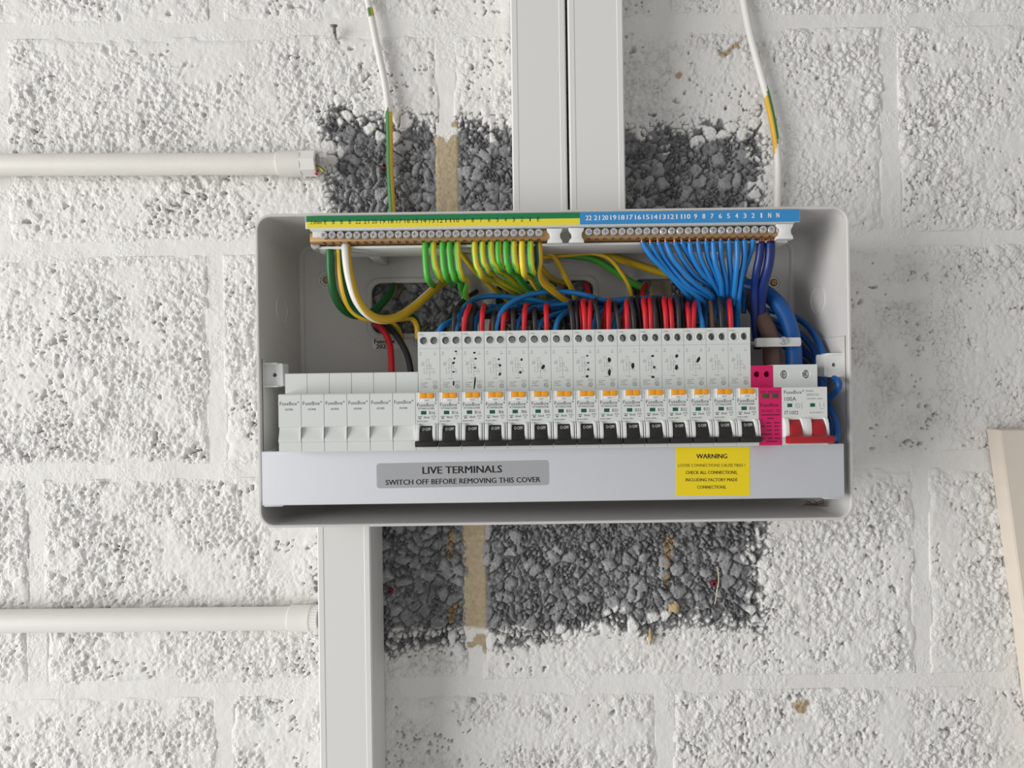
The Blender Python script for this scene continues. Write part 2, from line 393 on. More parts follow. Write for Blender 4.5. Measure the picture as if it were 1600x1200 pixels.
def surface(a, b, mortar):
    h, hp, tone, gap_ = relief(a, b)
    sd = bare_sd(a, b); inside = np.clip(sd / 14 + 0.3, 0, 1)
    rough = np.clip(0.55 + 2.2 * (fbm(a, b, 110, 61) - 0.32), 0.4, 1.25)
    lo = (fbm(a, b, 55, 67, 3) - 0.5)
    if mortar:
        hh = 0.5 * vnoise(a, b, 9, 81) + 0.35 * vnoise(a, b, 4.5, 83) + 1.6 * lo + 1.1 * hp * np.clip((vnoise(a, b, 34, 84) - 0.45) * 4, 0, 1)
        hn = np.clip(0.55 + (vnoise(a, b, 12, 85) - 0.5), 0, 1)
        disp = hh * 0.6; fine_ = 0.15 + 0.4 * np.clip((vnoise(a, b, 34, 84) - 0.45) * 4, 0, 1)
    else:
        pit = np.clip((vnoise(a, b, 11, 73) * 0.6 + vnoise(a, b, 6, 74) * 0.4 - 0.77) * 10, 0, 1) * (vnoise(a, b, 60, 75) > 0.35)
        flat_ = np.clip((fbm(a, b, 45, 77, 2) - 0.56) * 7, 0, 1) * 0.7          # trowelled-smooth areas
        disp_p = 3.5 * rough * (1 - flat_) * (hp - 0.5) + 0.5 * (vnoise(a, b, 5.5, 79) - 0.5) * rough - 2.2 * pit + 1.3 * lo
        disp_b = 3.8 * (h - 0.62) - 6.0 * gap_ - 2.2 * pit + 1.4 * lo
        disp = disp_p * (1 - inside) + disp_b * inside
        hn = np.clip(0.5 * h + 0.5 * hp - 0.6 * pit, 0, 1); fine_ = np.clip(np.maximum(rough * (1 - flat_), inside), 0, 1)
    edge = 70 + 30 * (vnoise(a, b, 30, 51) - 0.5)
    paint = np.clip((-sd + (hn - 0.40) * edge) / 2.2 + 0.5, 0, 1)
    if not mortar:
        por = (hn < 0.09 + 0.07 * (vnoise(a, b, 90, 53) > 0.6)) & (vnoise(a, b, 40, 57) > 0.52) & (sd < -12)   # open pores in the block face
        disp = disp - 5.0 * por; paint = np.where(sd < -40, 1.0, paint)
    x, y = wall_px(a, b)
    smear = np.clip(1 - np.abs(y - 990 + 8 * (vnoise(a, b, 40, 63) - 0.5)) / 10, 0, 1) * np.clip((x - 604) / 8, 0, 1) * np.clip((880 - x) / 60, 0, 1) * (vnoise(a, b, 12, 59) > 0.34) * (hn > 0.3)
    paint = np.maximum(paint, np.clip(smear * 2.2, 0, 0.9))
    return disp, paint, np.clip(tone, 0, 1), stain(a, b), fine_

def grid_obj(name, a0, a1, b0, b1, step, mortar, parent, fall, base):
    na = max(2, int(round((a1 - a0) / step)) + 1); nb = max(2, int(round((b1 - b0) / step)) + 1)
    A, B = np.meshgrid(np.linspace(a0, a1, na), np.linspace(b0, b1, nb))
    disp, paint, tone, stn, fine_ = surface(A, B, mortar)
    wob = (vnoise(A, B, 46, 101) - 0.5) * 13 + (vnoise(A, B, 13, 103) - 0.5) * 8
    ed = np.minimum(np.minimum(A - a0, a1 - A), np.minimum(B - b0, b1 - B)) + (0 if mortar else wob)
    if mortar: disp = disp + base - 5.0 * np.clip(1 - ed / 6, 0, 1)
    else:
        k = np.clip(1 - ed / fall, 0, 1); disp = disp * (1 - k) + base * k ** 1.6
        disp = np.where((A <= a0) | (A >= a1) | (B <= b0) | (B >= b1), -9.0, disp)
    org = np.array([(a0 + a1) / 2 * PX, 0, b0 * PX])
    co = np.empty((na * nb, 3), np.float32)
    co[:, 0] = (A.ravel() * PX - org[0]) / 1000; co[:, 1] = -disp.ravel() / 1000; co[:, 2] = (B.ravel() * PX - org[2]) / 1000
    idx = np.arange(na * nb).reshape(nb, na)
    q = np.stack([idx[:-1, :-1], idx[:-1, 1:], idx[1:, 1:], idx[1:, :-1]], -1).reshape(-1, 4)
    me = bpy.data.meshes.new(name)
    me.vertices.add(len(co)); me.vertices.foreach_set('co', co.ravel())
    me.loops.add(q.size); me.loops.foreach_set('vertex_index', q.ravel().astype(np.int32))
    me.polygons.add(len(q)); me.polygons.foreach_set('loop_start', np.arange(0, q.size, 4, dtype=np.int32))
    me.update(calc_edges=True); me.shade_smooth()
    for n, v in (('paint', paint), ('tone', tone), ('stain', stn), ('grain', fine_), ('mortar', np.full(A.shape, 1.0 if mortar else 0.0))):
        at = me.attributes.new(n, 'FLOAT', 'POINT'); at.data.foreach_set('value', v.ravel().astype(np.float32))
    o = link(name, me, 'wall', parent); o.location = (org[0] / 1000, 0, org[2] / 1000)
    return o
def build_wall():
    base = MB().box(-1405 * PX, 1405 * PX, D + 14, D + 114, -1165 * PX, 1255 * PX)
    root = link('wall_back', base.mesh('wall_back', (0, D, 0), smooth=False), 'concrete'); root.location = (0, 0, H / 1000); root['kind'] = 'structure'
    root['label'] = 'white painted rough concrete block wall with a bare grey patch'
    beds = [1255, 906, 561, 219, -129, -472, -817, -1165]
    perps = [[-795, -102, 595, 1288], [-1148, -455, 245, 945], [-795, -97, 598, 1290], [-1155, -462, 235, 925], [-748, -62, 637, 1330], [-1150, -458, 232, 930], [-752, -60, 635, 1328]]
    g = 9.0; E = 1400
    for i in range(7):
        b1, b0 = beds[i], beds[i + 1]
        xs = [-E] + perps[i] + [E]
        lo, hi = b0 + (g if i < 6 else 0), b1 - (g if i else 0)
        for k in range(len(xs) - 1):
            l = xs[k] + (g + 1 if k else 0); r = xs[k + 1] - (g + 1 if k < len(xs) - 2 else 0)
            seen = l < 815 and r > -815 and lo < 615 and hi > -615
            grid_obj('block', l, r, lo, hi, 1.95 if seen else 4.5, False, root, 13.0, -2.0)
        for x in perps[i]: grid_obj('mortar_joint', x - g - 14, x + g + 14, lo - 8, hi + 8, 2.4 if abs(x) < 850 else 5, True, root, 0, -1.55)
        if i: grid_obj('mortar_joint', -E, E, b1 - g - 14, b1 + g + 14, 2.4 if abs(b1) < 650 else 5, True, root, 0, -1.55)
    return root
wall = build_wall()

# ------------------------------------------------------------------ trunking, conduit, board
def trunking(x0, x1, ytop, ybot, Z, label, z0=None, z1=None):
    (xa, _, za), (xb, _, zb) = P(x0, (ytop + ybot) / 2, Z), P(x1, (ytop + ybot) / 2, Z)
    t = thing('cable_trunking', ((xa + xb) / 2, D - 1, z0), label, 'trunking', 'white trunking runs' if False else None)
    wl = 1.6
    b = MB().box(xa, xa + wl, Z + 2, D - 1.5, z0, z1).box(xb - wl, xb, Z + 2, D - 1.5, z0, z1).box(xa + wl, xb - wl, D - 3.5, D - 1.5, z0, z1)
    b.build('channel', 'trunk', t)
    wdt = xb - xa
    # lid: flat face with two shallow steps near the edges
    prof = [(xa - 0.4, Z + 9), (xa - 0.4, Z + 1.2), (xa + 0.8, Z), (xa + 5, Z), (xa + 5.5, Z + 0.35), (xb - 5.5, Z + 0.35), (xb - 5, Z), (xb - 0.8, Z), (xb + 0.4, Z + 1.2), (xb + 0.4, Z + 9),
            (xb - 1, Z + 9), (xb - 1, Z + 2), (xa + 1, Z + 2), (xa + 1, Z + 9)]
    n = len(prof); m = MB()
    m.add([(x, d, z0) for x, d in prof] + [(x, d, z1) for x, d in prof], [(i, (i + 1) % n, n + (i + 1) % n, n + i) for i in range(n)])
    for base in (0, n):   # end caps of the C section
        q = [(0, 1, 12, 13), (1, 2, 12), (2, 3, 4, 12), (4, 5, 11, 12), (5, 6, 7, 11), (7, 8, 11), (8, 9, 10, 11)]
        m.f += [tuple(base + i for i in f) for f in q]
    m.build('lid', 'trunk', t, angle=20)
    return t
BT, BB = 139.5, -113.1            # top and foot of the consumer unit, mm from the camera axis
TZ = 562
trunking(800, 884.5, 0, 325, TZ, 'white plastic trunking above the fuse box, beside the earth cable side', BT, 700)
trunking(889.5, 975, 0, 325, TZ, 'white plastic trunking above the fuse box, beside the patch of unpainted wall with the blue label below', BT, 700)
trunking(498, 580.5, 830, 1200, 556, 'white plastic trunking running down from the underside of the fuse box', -690, BB)
SC.objects['cable_trunking']['label'] = 'white trunking rising from the fuse box on the bare mortar joint side'
SC.objects['cable_trunking.001']['label'] = 'white trunking rising from the fuse box above the blue numbered strip'

def xcyl(mb, p0, p1, r0, r1, n=24, caps=True):
    a, b = Vector(p0), Vector(p1); t = (b - a).normalized(); s1 = t.cross(Vector((0, 1, 0))).normalized(); s2 = t.cross(s1)
    vs_ = [tuple(c + (math.cos(2 * math.pi * i / n) * s1 + math.sin(2 * math.pi * i / n) * s2) * r) for c, r in ((a, r0), (b, r1)) for i in range(n)]
    fs = [(i, (i + 1) % n, n + (i + 1) % n, n + i) for i in range(n)]
    if caps: fs += [tuple(range(n))[::-1], tuple(range(n, 2 * n))]
    return mb.add(vs_, fs)
def xtube(mb, p0, p1, ro, ri, n=24, chamfer=0.6):
    """open tube with wall thickness"""
    a, b = Vector(p0), Vector(p1); t = (b - a).normalized(); s1 = t.cross(Vector((0, 1, 0))).normalized(); s2 = t.cross(s1); L = (b - a).length
    prof = [(0, ri), (0, ro - chamfer), (chamfer, ro), (L - chamfer, ro), (L, ro - chamfer), (L, ri)]
    vs_ = [tuple(a + t * l + (math.cos(2 * math.pi * i / n) * s1 + math.sin(2 * math.pi * i / n) * s2) * r) for l, r in prof for i in range(n)]
    m = len(prof)
    return mb.add(vs_, [(k * n + i, k * n + (i + 1) % n, ((k + 1) % m) * n + (i + 1) % n, ((k + 1) % m) * n + i) for k in range(m) for i in range(n)])
CZ = 597
pa, pb, pc, pd = P(-560, 260, CZ), P(440, 256, CZ), P(474, 255.5, CZ), P(497, 255.2, CZ)
t = thing('conduit_pipe', pa, 'white painted conduit ending open beside the bare patch, wire ends poking out', 'conduit')
xtube(MB(), pa, pb, 10, 8.6, 28, 0.2).build('pipe', 'conduit', t)
xtube(MB(), P(436, 256, CZ), pc, 11.9, 9, 28).build('coupling', 'conduit', t)
xtube(MB(), P(472.5, 255.5, CZ), pd, 12.3, 9.6, 8, 0.8).build('locking_ring', 'conduit2', t, angle=20)
mb = MB()
for k in range(5): xtube(mb, P(476 + 4 * k, 255.4, CZ), P(478 + 4 * k, 255.4, CZ), 9.9, 8.9, 20, 0.2)
mb.build('thread', 'conduit2', t)
pa, pb, pc, pd = P(-560, 976, CZ), P(456, 966, CZ), P(487, 965.6, CZ), P(499, 965.4, CZ)
t = thing('conduit_pipe', pa, 'white conduit running into the side of the trunking under the fuse box', 'conduit')
xcyl(MB(), pa, pb, 10.6, 10.6, 28).build('pipe', 'conduit2', t)
xtube(MB(), P(453, 966, CZ), pc, 11.9, 9, 28).build('coupling', 'conduit2', t)
mb = MB(); xtube(mb, P(486, 965.6, CZ), pd, 11.0, 9, 40, 0.3)
c0, c1 = Vector(P(487.5, 965.6, CZ)), Vector(pd)
for k in range(26):
    a = 2 * math.pi * k / 26; off = Vector((0, math.cos(a) * 11.2, math.sin(a) * 11.2)); xcyl(mb, c0 + off, c1 + off, 0.55, 0.55, 5)
mb.build('knurled_ring', 'conduit2', t)
wire('cut_earth_wire', [(478, 252, 596), (490, 257, 594), (500, 262, 592), (507, 268, 592)], 1.3, 'earthy', 'short cut green and yellow wire end poking from the open conduit', n=8)
for k, (x, y) in enumerate(((497, 267), (495, 272))):
    wire('cut_red_wire', [(484, y - 6, 598), (491, y - 2, 595), (x, y, 592)], 1.15, 'redw', 'short cut red wire end poking from the open conduit', group='cut red wires in the open conduit', n=8)

bp = [P(1540, 670, D)[::2], P(2060, 664, D)[::2], P(2060, 1650, D)[::2], P(1671, 1650, D)[::2]]
t = thing('wall_board', (bp[3][0], D, bp[3][1]), 'plain cream board fixed at a slant against the wall', 'board')
MB().plate(bp, D - 17, D - 1.5, 0.6).build('panel', 'board', t)
i0 = [(bp[0][0] + 0.9, bp[0][1] - 0.6), (bp[1][0], bp[1][1] - 0.6), bp[2], (bp[3][0] + 0.9, bp[3][1])]
MB().plate(i0, D - 18.2, D - 17).build('face_sheet', 'board', t)

# ------------------------------------------------------------------ surface cables, nail and bits on the wall
def pl(y, k, rnd): return 1.0 if (y < 170 + 6 * math.sin(k * 9) and not (14 < y < 28 and (k < 0.12 or k > 0.8))) else 0.0
wire('earth_cable', [(515, -420, 604), (540, -220, 604), (560, -90, 604), (571, -20, 603), (580, 25, 603), (590, 75, 603), (600, 122, 603), (606.5, 165, 602), (608.5, 210, 602), (609, 255, 602), (611, 300, 601), (614, 345, 601)], 3.3, 'earthp',
     'thin earth cable dropping to the fuse box, white paint above and striped green-yellow below', 'cable', phase=0.46, paint=pl, n=12, step=1.2)
def pr(y, k, rnd): return 0.0 if (145 + 8 * math.sin(k * 12) < y < 226 + 16 * math.sin(k * 6.3) and (k < 0.3 or k > 0.66)) or (83 < y < 93 and 0.66 < k < 0.9) else 1.0
wire('earth_cable', [(1085, -420, 604), (1115, -260, 604), (1140, -120, 604), (1156, -30, 603), (1166, 25, 603), (1174, 62, 602), (1187, 110, 602), (1198, 150, 602), (1208, 195, 601), (1213.5, 232, 601), (1215.5, 270, 602), (1214, 340, 603)], 3.3, 'earthp',
     'white painted cable with a scraped green-yellow stretch beside the bare patch', 'cable', phase=-0.02, paint=pr, n=12, step=1.2)
c = P(522, 41, 603); mb = MB()
xcyl(mb, P(521.5, 39, 602), P(521.8, 42, 602.5), 3.6, 2.9, 14); xcyl(mb, P(521.8, 42, 602.5), P(522.5, 50, 604), 2.0, 1.6, 12); xcyl(mb, P(522.5, 50, 604), P(525.5, 62, 609), 1.6, 0.6, 12)
solo(mb, 'masonry_nail', 'rust', 'dull bent nail left in the wall joint beside the painted cable', 'nail')
for x, y, r, lab in ((601, 259, 2.4, 'small red wall plug hole beside the earth cable'), (609, 924, 2.4, 'small red wall plug in the bare blocks by the lower trunking'), (1116, 912, 2.6, 'dark red wall plug stub behind the loose straw fibre')):
    p = P(x, y, 607); mb = MB().ring((p[0], p[2]), r * 0.55, r, 606.3, 5, 16).cyl((p[0], p[2]), r * 0.55, r * 0.55, 609, 611, 16)
    solo(mb, 'wall_plug', 'redplug', lab, 'wall plug')
def lump(x, y, rx, rz, lab):
    bm = bmesh.new(); bmesh.ops.create_icosphere(bm, subdivisions=3, radius=1); rnd = random.Random(int(x)); p = P(x, y, 607)
    ph = [rnd.uniform(0, 6) for _ in range(6)]
    for v in bm.verts:
        k = 1 + 0.16 * math.sin(v.co.x * 5 + ph[0]) + 0.13 * math.sin(v.co.z * 6 + ph[1]) + 0.1 * math.sin(v.co.x * 9 + v.co.z * 7 + ph[2])
        v.co = Vector((p[0] + v.co.x * rx * k, p[1] + v.co.y * 2.6 * k, p[2] + v.co.z * rz * k))
    mb = MB(); mb.from_bm(bm); solo(mb, 'mortar_lump', 'tan', lab, 'mortar lump')
lump(1054, 949, 5.2, 5.6, 'round tan lump of dried mortar on the bare blocks')
lump(1016, 995, 2.2, 7.0, 'narrow tan dab of dried mortar on the edge of the bare patch')
wire('straw_fibre', [(1121, 885, 605), (1123, 905, 603), (1120, 925, 603), (1117, 944, 605)], 0.55, 'straw', 'thin pale straw fibre stuck to the bare blocks', 'fibre', n=6)

# ------------------------------------------------------------------ consumer unit enclosure
def rr(x0, x1, z0, z1, r, n=8):
    out = []
    for cx, cz, a in ((x1 - r, z1 - r, 0), (x0 + r, z1 - r, 90), (x0 + r, z0 + r, 180), (x1 - r, z0 + r, 270)):
        for k in range(n + 1):
            t = R(a + 90 * k / n); out.append((cx + r * math.cos(t), cz + r * math.sin(t)))
    return out
X0, X1 = -205.1, 273.4
ZR, ZB = 514.5, 606.0             # rim and inner back distance
box = thing('consumer_unit', ((X0 + X1) / 2, ZB + 2.4, BB), 'open white metal fuse box enclosure screwed to the block wall', 'fuse box')
HOLES = []
def hole(x0, x1, y0, y1, r):
    a, b = P(x0, y0, ZB), P(x1, y1, ZB); return rr(a[0], b[0], b[2], a[2], r, 5)
HOLES = [hole(581, 722, 443, 520, 9), hole(775, 928, 440, 560, 9), hole(986, 1150, 437, 560, 9)]
def enclosure():
    bm = bmesh.new()
    prof = [(608.4, 6.5, 14), (604, 4.6, 15), (ZR + 2, 0.3, 13), (ZR + 0.5, 0.0, 13), (ZR, 0.5, 12.5), (ZR, 1.9, 11.2), (ZR + 0.8, 2.4, 10.8), (ZR + 12, 2.7, 10.6), (ZB - 3.2, 5.2, 12), (ZB - 1.2, 5.6, 12), (ZB - 0.3, 6.3, 11.5), (ZB, 7.4, 11)]
    loops = []
    for d, ins, r in prof:
        loops.append([bm.verts.new((x, d, z)) for x, z in rr(X0 + ins, X1 - ins, BB + ins, BT - ins, r)])
    for A, B in zip(loops, loops[1:]):
        n = len(A)
        for i in range(n): bm.faces.new((A[i], A[(i + 1) % n], B[(i + 1) % n], B[i]))
    def fill(outer, holes):
        es = []
        for lp in [outer] + holes:
            for i in range(len(lp)):
                e = bm.edges.get((lp[i], lp[(i + 1) % len(lp)])) or bm.edges.new((lp[i], lp[(i + 1) % len(lp)])); es.append(e)
        bmesh.ops.triangle_fill(bm, use_beauty=True, use_dissolve=False, edges=es)
    hf = [[bm.verts.new((x, ZB, z)) for x, z in h] for h in HOLES]
    hb = [[bm.verts.new((x, 608.4, z)) for x, z in h] for h in HOLES]
    fill(loops[-1], hf); fill(loops[0], hb)
    for A, B in zip(hf, hb):
        n = len(A)
        for i in range(n): bm.faces.new((A[i], A[(i + 1) % n], B[(i + 1) % n], B[i]))
    bmesh.ops.recalc_face_normals(bm, faces=bm.faces[:])
    mb = MB(); mb.from_bm(bm); return mb.build('tray', 'box', box, angle=30, fix=False)
enclosure()
def lip(poly, wd, d0, d1, name, m):
    """raised rounded frame around a hole in the back"""
    n = len(poly); cx = sum(p[0] for p in poly) / n; cz = sum(p[1] for p in poly) / n
    hx = max(p[0] for p in poly) - cx; hz = max(p[1] for p in poly) - cz
    sc = lambda k: [(cx + (x - cx) * (hx + k) / hx, cz + (z - cz) * (hz + k) / hz) for x, z in poly]
    prof = [(0.2, d1 + 2), (0.0, d0 + 0.5), (0.6, d0), (wd - 0.6, d0), (wd, d0 + 0.5), (wd, d1)]
    mb = MB(); vs_ = []
    for k, d in prof: vs_ += [(x, d, z) for x, z in sc(k)]
    mb.add(vs_, [(k * n + i, k * n + (i + 1) % n, (k + 1) * n + (i + 1) % n, (k + 1) * n + i) for k in range(len(prof) - 1) for i in range(n)])
    return mb.build(name, m, box)
lip(rr(X0 + 11, X1 - 11, BB + 11, BT - 11, 8), 1.3, ZB - 1.0, ZB - 0.05, 'back_rib', 'box')
for h in HOLES: lip(h, 4.6, ZB - 2.2, ZB - 0.05, 'knockout_grommet', 'box')
# loose strip of grommet edging standing out at the first opening
pts = [P(724, 438, 596)[::2], P(731, 436, 596)[::2], P(735, 447, 596)[::2], P(736, 462, 596)[::2], P(735, 505, 596)[::2], P(723, 505, 596)[::2], P(724, 470, 596)[::2]]
MB().plate(pts, 596, 600, 0.5).build('grommet_strip', 'box', box)
# knock-out rings pressed into the side walls
for sx, ins, zz in ((X0 + 3.9, 1, 68), (X1 - 3.9, -1, 70)):
    mb = MB(); n = 36; dd = 562; vs_ = []
    for r, h in ((11.4, -0.2), (11.8, 0.5), (12.4, 0.5), (12.8, -0.2)):
        vs_ += [(sx + ins * (h + (dd + r * math.cos(2 * math.pi * i / n) - 562) * 0.028), dd + r * math.cos(2 * math.pi * i / n), zz + r * math.sin(2 * math.pi * i / n)) for i in range(n)]
    mb.add(vs_, [(k * n + i, k * n + (i + 1) % n, (k + 1) * n + (i + 1) % n, (k + 1) * n + i) for k in range(3) for i in range(n)])
    mb.build('knockout_ring', 'box', box)
    # a low pressed step low on the side wall
    zt = 23.5 if ins > 0 else 36
    x_f, x_b = sx - ins * 1.6, sx + ins * 1.0
    mb = MB().add([(x_f, ZR + 4, zt), (x_b + ins * 0.6, ZB - 7, zt), (x_b + ins * 1.6, ZB - 7, zt - 1), (x_f + ins * 1.0, ZR + 4, zt - 1), (x_f + ins * 1.0, ZR + 4, -88), (x_b + ins * 1.6, ZB - 7, -88)],
                  [(0, 1, 2, 3), (3, 2, 5, 4)])
    mb.build('side_step', 'box', box)
# fixing lugs for the front cover
def lug(x0, x1, y0, y1, Z, hx, hy, side):
    a, b = P(x0, y0, Z), P(x1, y1, Z); hc = P(hx, hy, Z)
    outer = rr(a[0], b[0], b[2], a[2], 1.6, 3)
    t = MB(); bm = bmesh.new()
    o_ = [bm.verts.new((x, Z, z)) for x, z in outer]
    n = 14; h_ = [bm.verts.new((hc[0] + 1.7 * math.cos(2 * math.pi * i / n), Z, hc[2] + 1.7 * math.sin(2 * math.pi * i / n))) for i in range(n)]
    es = [bm.edges.new((l[i], l[(i + 1) % len(l)])) for l in (o_, h_) for i in range(len(l))]
    bmesh.ops.triangle_fill(bm, use_beauty=True, edges=es)
    ob = [bm.verts.new((x, Z + 14, z)) for x, z in outer]; hb = [bm.verts.new((v.co.x, Z + 13.5, v.co.z)) for v in h_]
    for A, B in ((o_, ob), (h_, hb)):
        for i in range(len(A)): bm.faces.new((A[i], A[(i + 1) % len(A)], B[(i + 1) % len(A)], B[i]))
    bm.faces.new(hb); bm.faces.new(ob)
    bmesh.ops.recalc_face_normals(bm, faces=bm.faces[:])
    t.from_bm(bm)
    fl = (a[0] + (-0.5 if side > 0 else 2), b[0] - (4 if side > 0 else -0.5))
    t.box(fl[0], fl[1], Z - 2.2, Z + 8, a[2] - 1.0, a[2] + 0.5, 0.3).box(fl[0], fl[1], Z - 2.2, Z + 8, b[2] - 0.5, b[2] + 1.0, 0.3)
    t.build('cover_lug', 'guard', box, angle=30)
lug(408.5, 442, 568, 604, 524, 429, 586, 1)
lug(1287.5, 1324, 553, 588, 524, 1303, 570, -1)
for x, y in ((511, 438), (1208, 442)):
    p = P(x, y, ZB); o = MB().ring((p[0], p[2]), 6.4, 8.0, ZB - 1.6, 1.5).cyl((p[0], p[2]), 5.2, 5.6, ZB - 1.4, ZB - 0.1, 24).build('fixing_boss', 'guard', box)
    mb = MB().cyl((p[0], p[2]), 3.6, 2.4, ZB - 2.2, ZB - 3.2).cyl((p[0], p[2]), 3.6, 3.6, ZB - 2.2, ZB - 0.2)
    mb.build('fixing_screw', 'brass', o, org=ORG[box.name])
a, b = P(582, 527, ZB), P(626, 545, ZB)
st_ = MB().plate(rr(a[0], b[0], b[2], a[2], 3, 4), ZB - 0.15, ZB - 0.02).build('sticker', 'guard', box)
mb = MB(); a, b = P(585, 530, ZB), P(617, 536.5, ZB); mb.text('FuseBox', a[0], b[0], b[2], a[2], ZB - 0.22, 0.02)
a, b = P(588, 538, ZB), P(618, 544.5, ZB); mb.text('2025', a[0], P(608, 544, ZB)[0], b[2], a[2], ZB - 0.22, 0.02)
mb.build('sticker_lettering', 'black', st_, org=ORG[box.name], smooth=False)
# DIN rail with its two end feet
MB().prism([(556.5, -2), (556.5, -8), (563, -8), (563, -33), (556.5, -33), (556.5, -39), (558, -39), (558, -34.5), (564.5, -34.5), (564.5, -6.5), (558, -6.5), (558, -2)], -186, 248).build('din_rail', 'steel', box)
for x in (-170, 235): MB().box(x - 6, x + 6, 564, ZB - 0.2, -32, -9, 0.5).build('rail_foot', 'box', box)
# dirt smudge is left as a small cobweb lump in the corner
p = P(1272, 793, 560)

# ------------------------------------------------------------------ terminal bars
tb = thing('terminal_bar_rack', (30, ZB, 113), 'white rack of brass earth and neutral bars with green-yellow and blue numbered strips', 'terminal rack')
SZ = 512.0
sl, sr = P(477, 347, SZ)[0], P(1250, 335, SZ)[0]
smid = P(906, 341, SZ)[0]
ST, SB = 136.6, 126.7
carr = [(SZ + 0.4, ST), (SZ + 0.4, SB - 0.2), (514.5, 125.4), (534, 124.8), (534, 115.6), (526, 115.2), (526, 113.2), (560, 113), (560, 121), (544, 134.5), (520, ST)]
mb = MB().prism(carr, sl + 3.0, sr - 4, 0.25); mb.box(sl, sr, SZ + 0.2, SZ + 2.0, SB - 0.2, ST, 0.15)
for x in (-120, 30, 190): mb.box(x - 5, x + 5, 556, ZB - 0.1, 113.5, 120, 0.5)
mb.box(sl + 4, sl + 14, 517, 524, 120.5, 126, 0.6)
mb.build('carrier', 'plastic', tb, angle=25)
zm = SB + (ST - SB) * 0.52
MB().box(sl + 0.6, smid, SZ, SZ + 0.3, zm, ST - 0.1).build('green_label_strip', 'tgreen', tb)
MB().box(sl + 1.0, smid, SZ, SZ + 0.3, SB + 0.1, zm).build('yellow_label_strip', 'tyellow', tb)
MB().box(smid + 0.05, sr - 0.3, SZ, SZ + 0.3, SB + 0.1, ST - 0.1).build('blue_label_strip', 'tblue', tb)
pit_l = (P(841.5, 370, 520)[0] - P(508.7, 372, 520)[0]) / 26; xl0 = P(508.7, 372, 520)[0]
pit_r = (P(1214.5, 360, 520)[0] - P(919, 366, 520)[0]) / 23; xr0 = P(919, 366, 520)[0]
le = ['E', 'B', 'B', 'B'] + [str(i) for i in range(22, 0, -1)] + ['E']; lr = [str(i) for i in range(22, 0, -1)] + ['N', 'N']
mb = MB(); k = SZ / 520
zc = zm - 0.3
for i, s in enumerate(le):
    x = (xl0 + i * pit_l) * k; wdt = 1.9 if len(s) == 1 else 4.3
    if s == '1': wdt = 0.8
    mb.text(s, x - wdt / 2, x + wdt / 2, zc - 1.7, zc + 1.7, SZ - 0.06)
mb.text('2.0Nm', sl + 4.0, sl + 13.2, zc - 1.6, zc + 1.2, SZ - 0.06)
mb.build('strip_lettering', 'black', tb, smooth=False)
mb = MB()
for i, s in enumerate(lr):
    x = (xr0 + i * pit_r) * k + 0.6; wdt = 2.2 if len(s) == 1 else 4.7
    if s == '1': wdt = 1.0
    mb.text(s, x - wdt / 2, x + wdt / 2, (SB + ST) / 2 - 1.5, (SB + ST) / 2 + 2.3, SZ - 0.06, 0.012)
mb.build('strip_lettering', 'white', tb, smooth=False)
BZ0, BZ1 = 116.2, 124.2
def bar(xa, xb, ports):
    mb = MB().box(xa, xb, 517.5, 533.5, BZ0 + 0.9, BZ1, 0.3).box(xa, xb, 525, 533.5, BZ0, BZ0 + 1.2)
    e = [xa] + [q for x in ports for q in (x - 1.5, x + 1.5)] + [xb]
    for k in range(0, len(e), 2): mb.box(e[k], e[k + 1], 517.5, 525.5, BZ0, BZ0 + 1.2)
    return mb.build('brass_bar', 'brass', tb)
bar(P(487, 375, 522)[0], P(866, 368, 522)[0], [xl0 + i * pit_l for i in range(27)]); bar(P(905, 366, 522)[0], P(1222, 358, 522)[0], [xr0 + i * pit_r for i in range(24)])
def cross_head(mb, c, r, d, arm, wd, deep, ang=0.0, n=24):
    """flat screw head face at distance d with a cross slot sunk into it"""
    bm = bmesh.new()
    ci = [bm.verts.new((c[0] + r * math.cos(2 * math.pi * k / n), d, c[1] + r * math.sin(2 * math.pi * k / n))) for k in range(n)]
    h = wd / 2; pts = [(arm, -h), (arm, h), (h, h), (h, arm), (-h, arm), (-h, h), (-arm, h), (-arm, -h), (-h, -h), (-h, -arm), (h, -arm), (h, -h)]
    ca, sa = math.cos(ang), math.sin(ang); pts = [(c[0] + x * ca - z * sa, c[1] + x * sa + z * ca) for x, z in pts]
    a = [bm.verts.new((x, d, z)) for x, z in pts]; f = [bm.verts.new((x, d + deep, z)) for x, z in pts]
    bmesh.ops.triangle_fill(bm, use_beauty=True, edges=[bm.edges.new((l[k], l[(k + 1) % len(l)])) for l in (ci, a) for k in range(len(l))])
    for fc in bm.faces:
        fc.normal_update()
        if fc.normal.y > 0: fc.normal_flip()
    for k in range(12): bm.faces.new((a[k], f[k], f[(k + 1) % 12], a[(k + 1) % 12]))
    bm.faces.new(f[::-1]); mb.from_bm(bm); return mb
scr = MB()
n = 16; R0 = 3.0
scr.cyl((0, 0), R0, R0, 0.7, 3.2, n, False, True).cyl((0, 0), R0 * 0.84, R0, 0, 0.7, n, False, False)
cross_head(scr, (0, 0), R0 * 0.84, 0, 1.75, 0.75, 1.8, 0.5, n)
scr_me = scr.mesh('screw', (0, 0, 0), angle=40, fix=False); scr_me.materials.append(M['steel'])
rnd = random.Random(2)
def put_screw(x, z, d):
    s = link('screw', scr_me, None, tb); o = ORG[tb.name]
    s.location = ((x - o[0]) / 1000, (d - o[1]) / 1000, (z - o[2]) / 1000)
    s.rotation_euler = (R(rnd.uniform(-5, 5)), rnd.uniform(0, 3), R(rnd.uniform(-5, 5)))
zs = 121.6
for i in range(27): put_screw(xl0 + i * pit_l, zs + (0.35 if i < 3 else 0), 514.5)
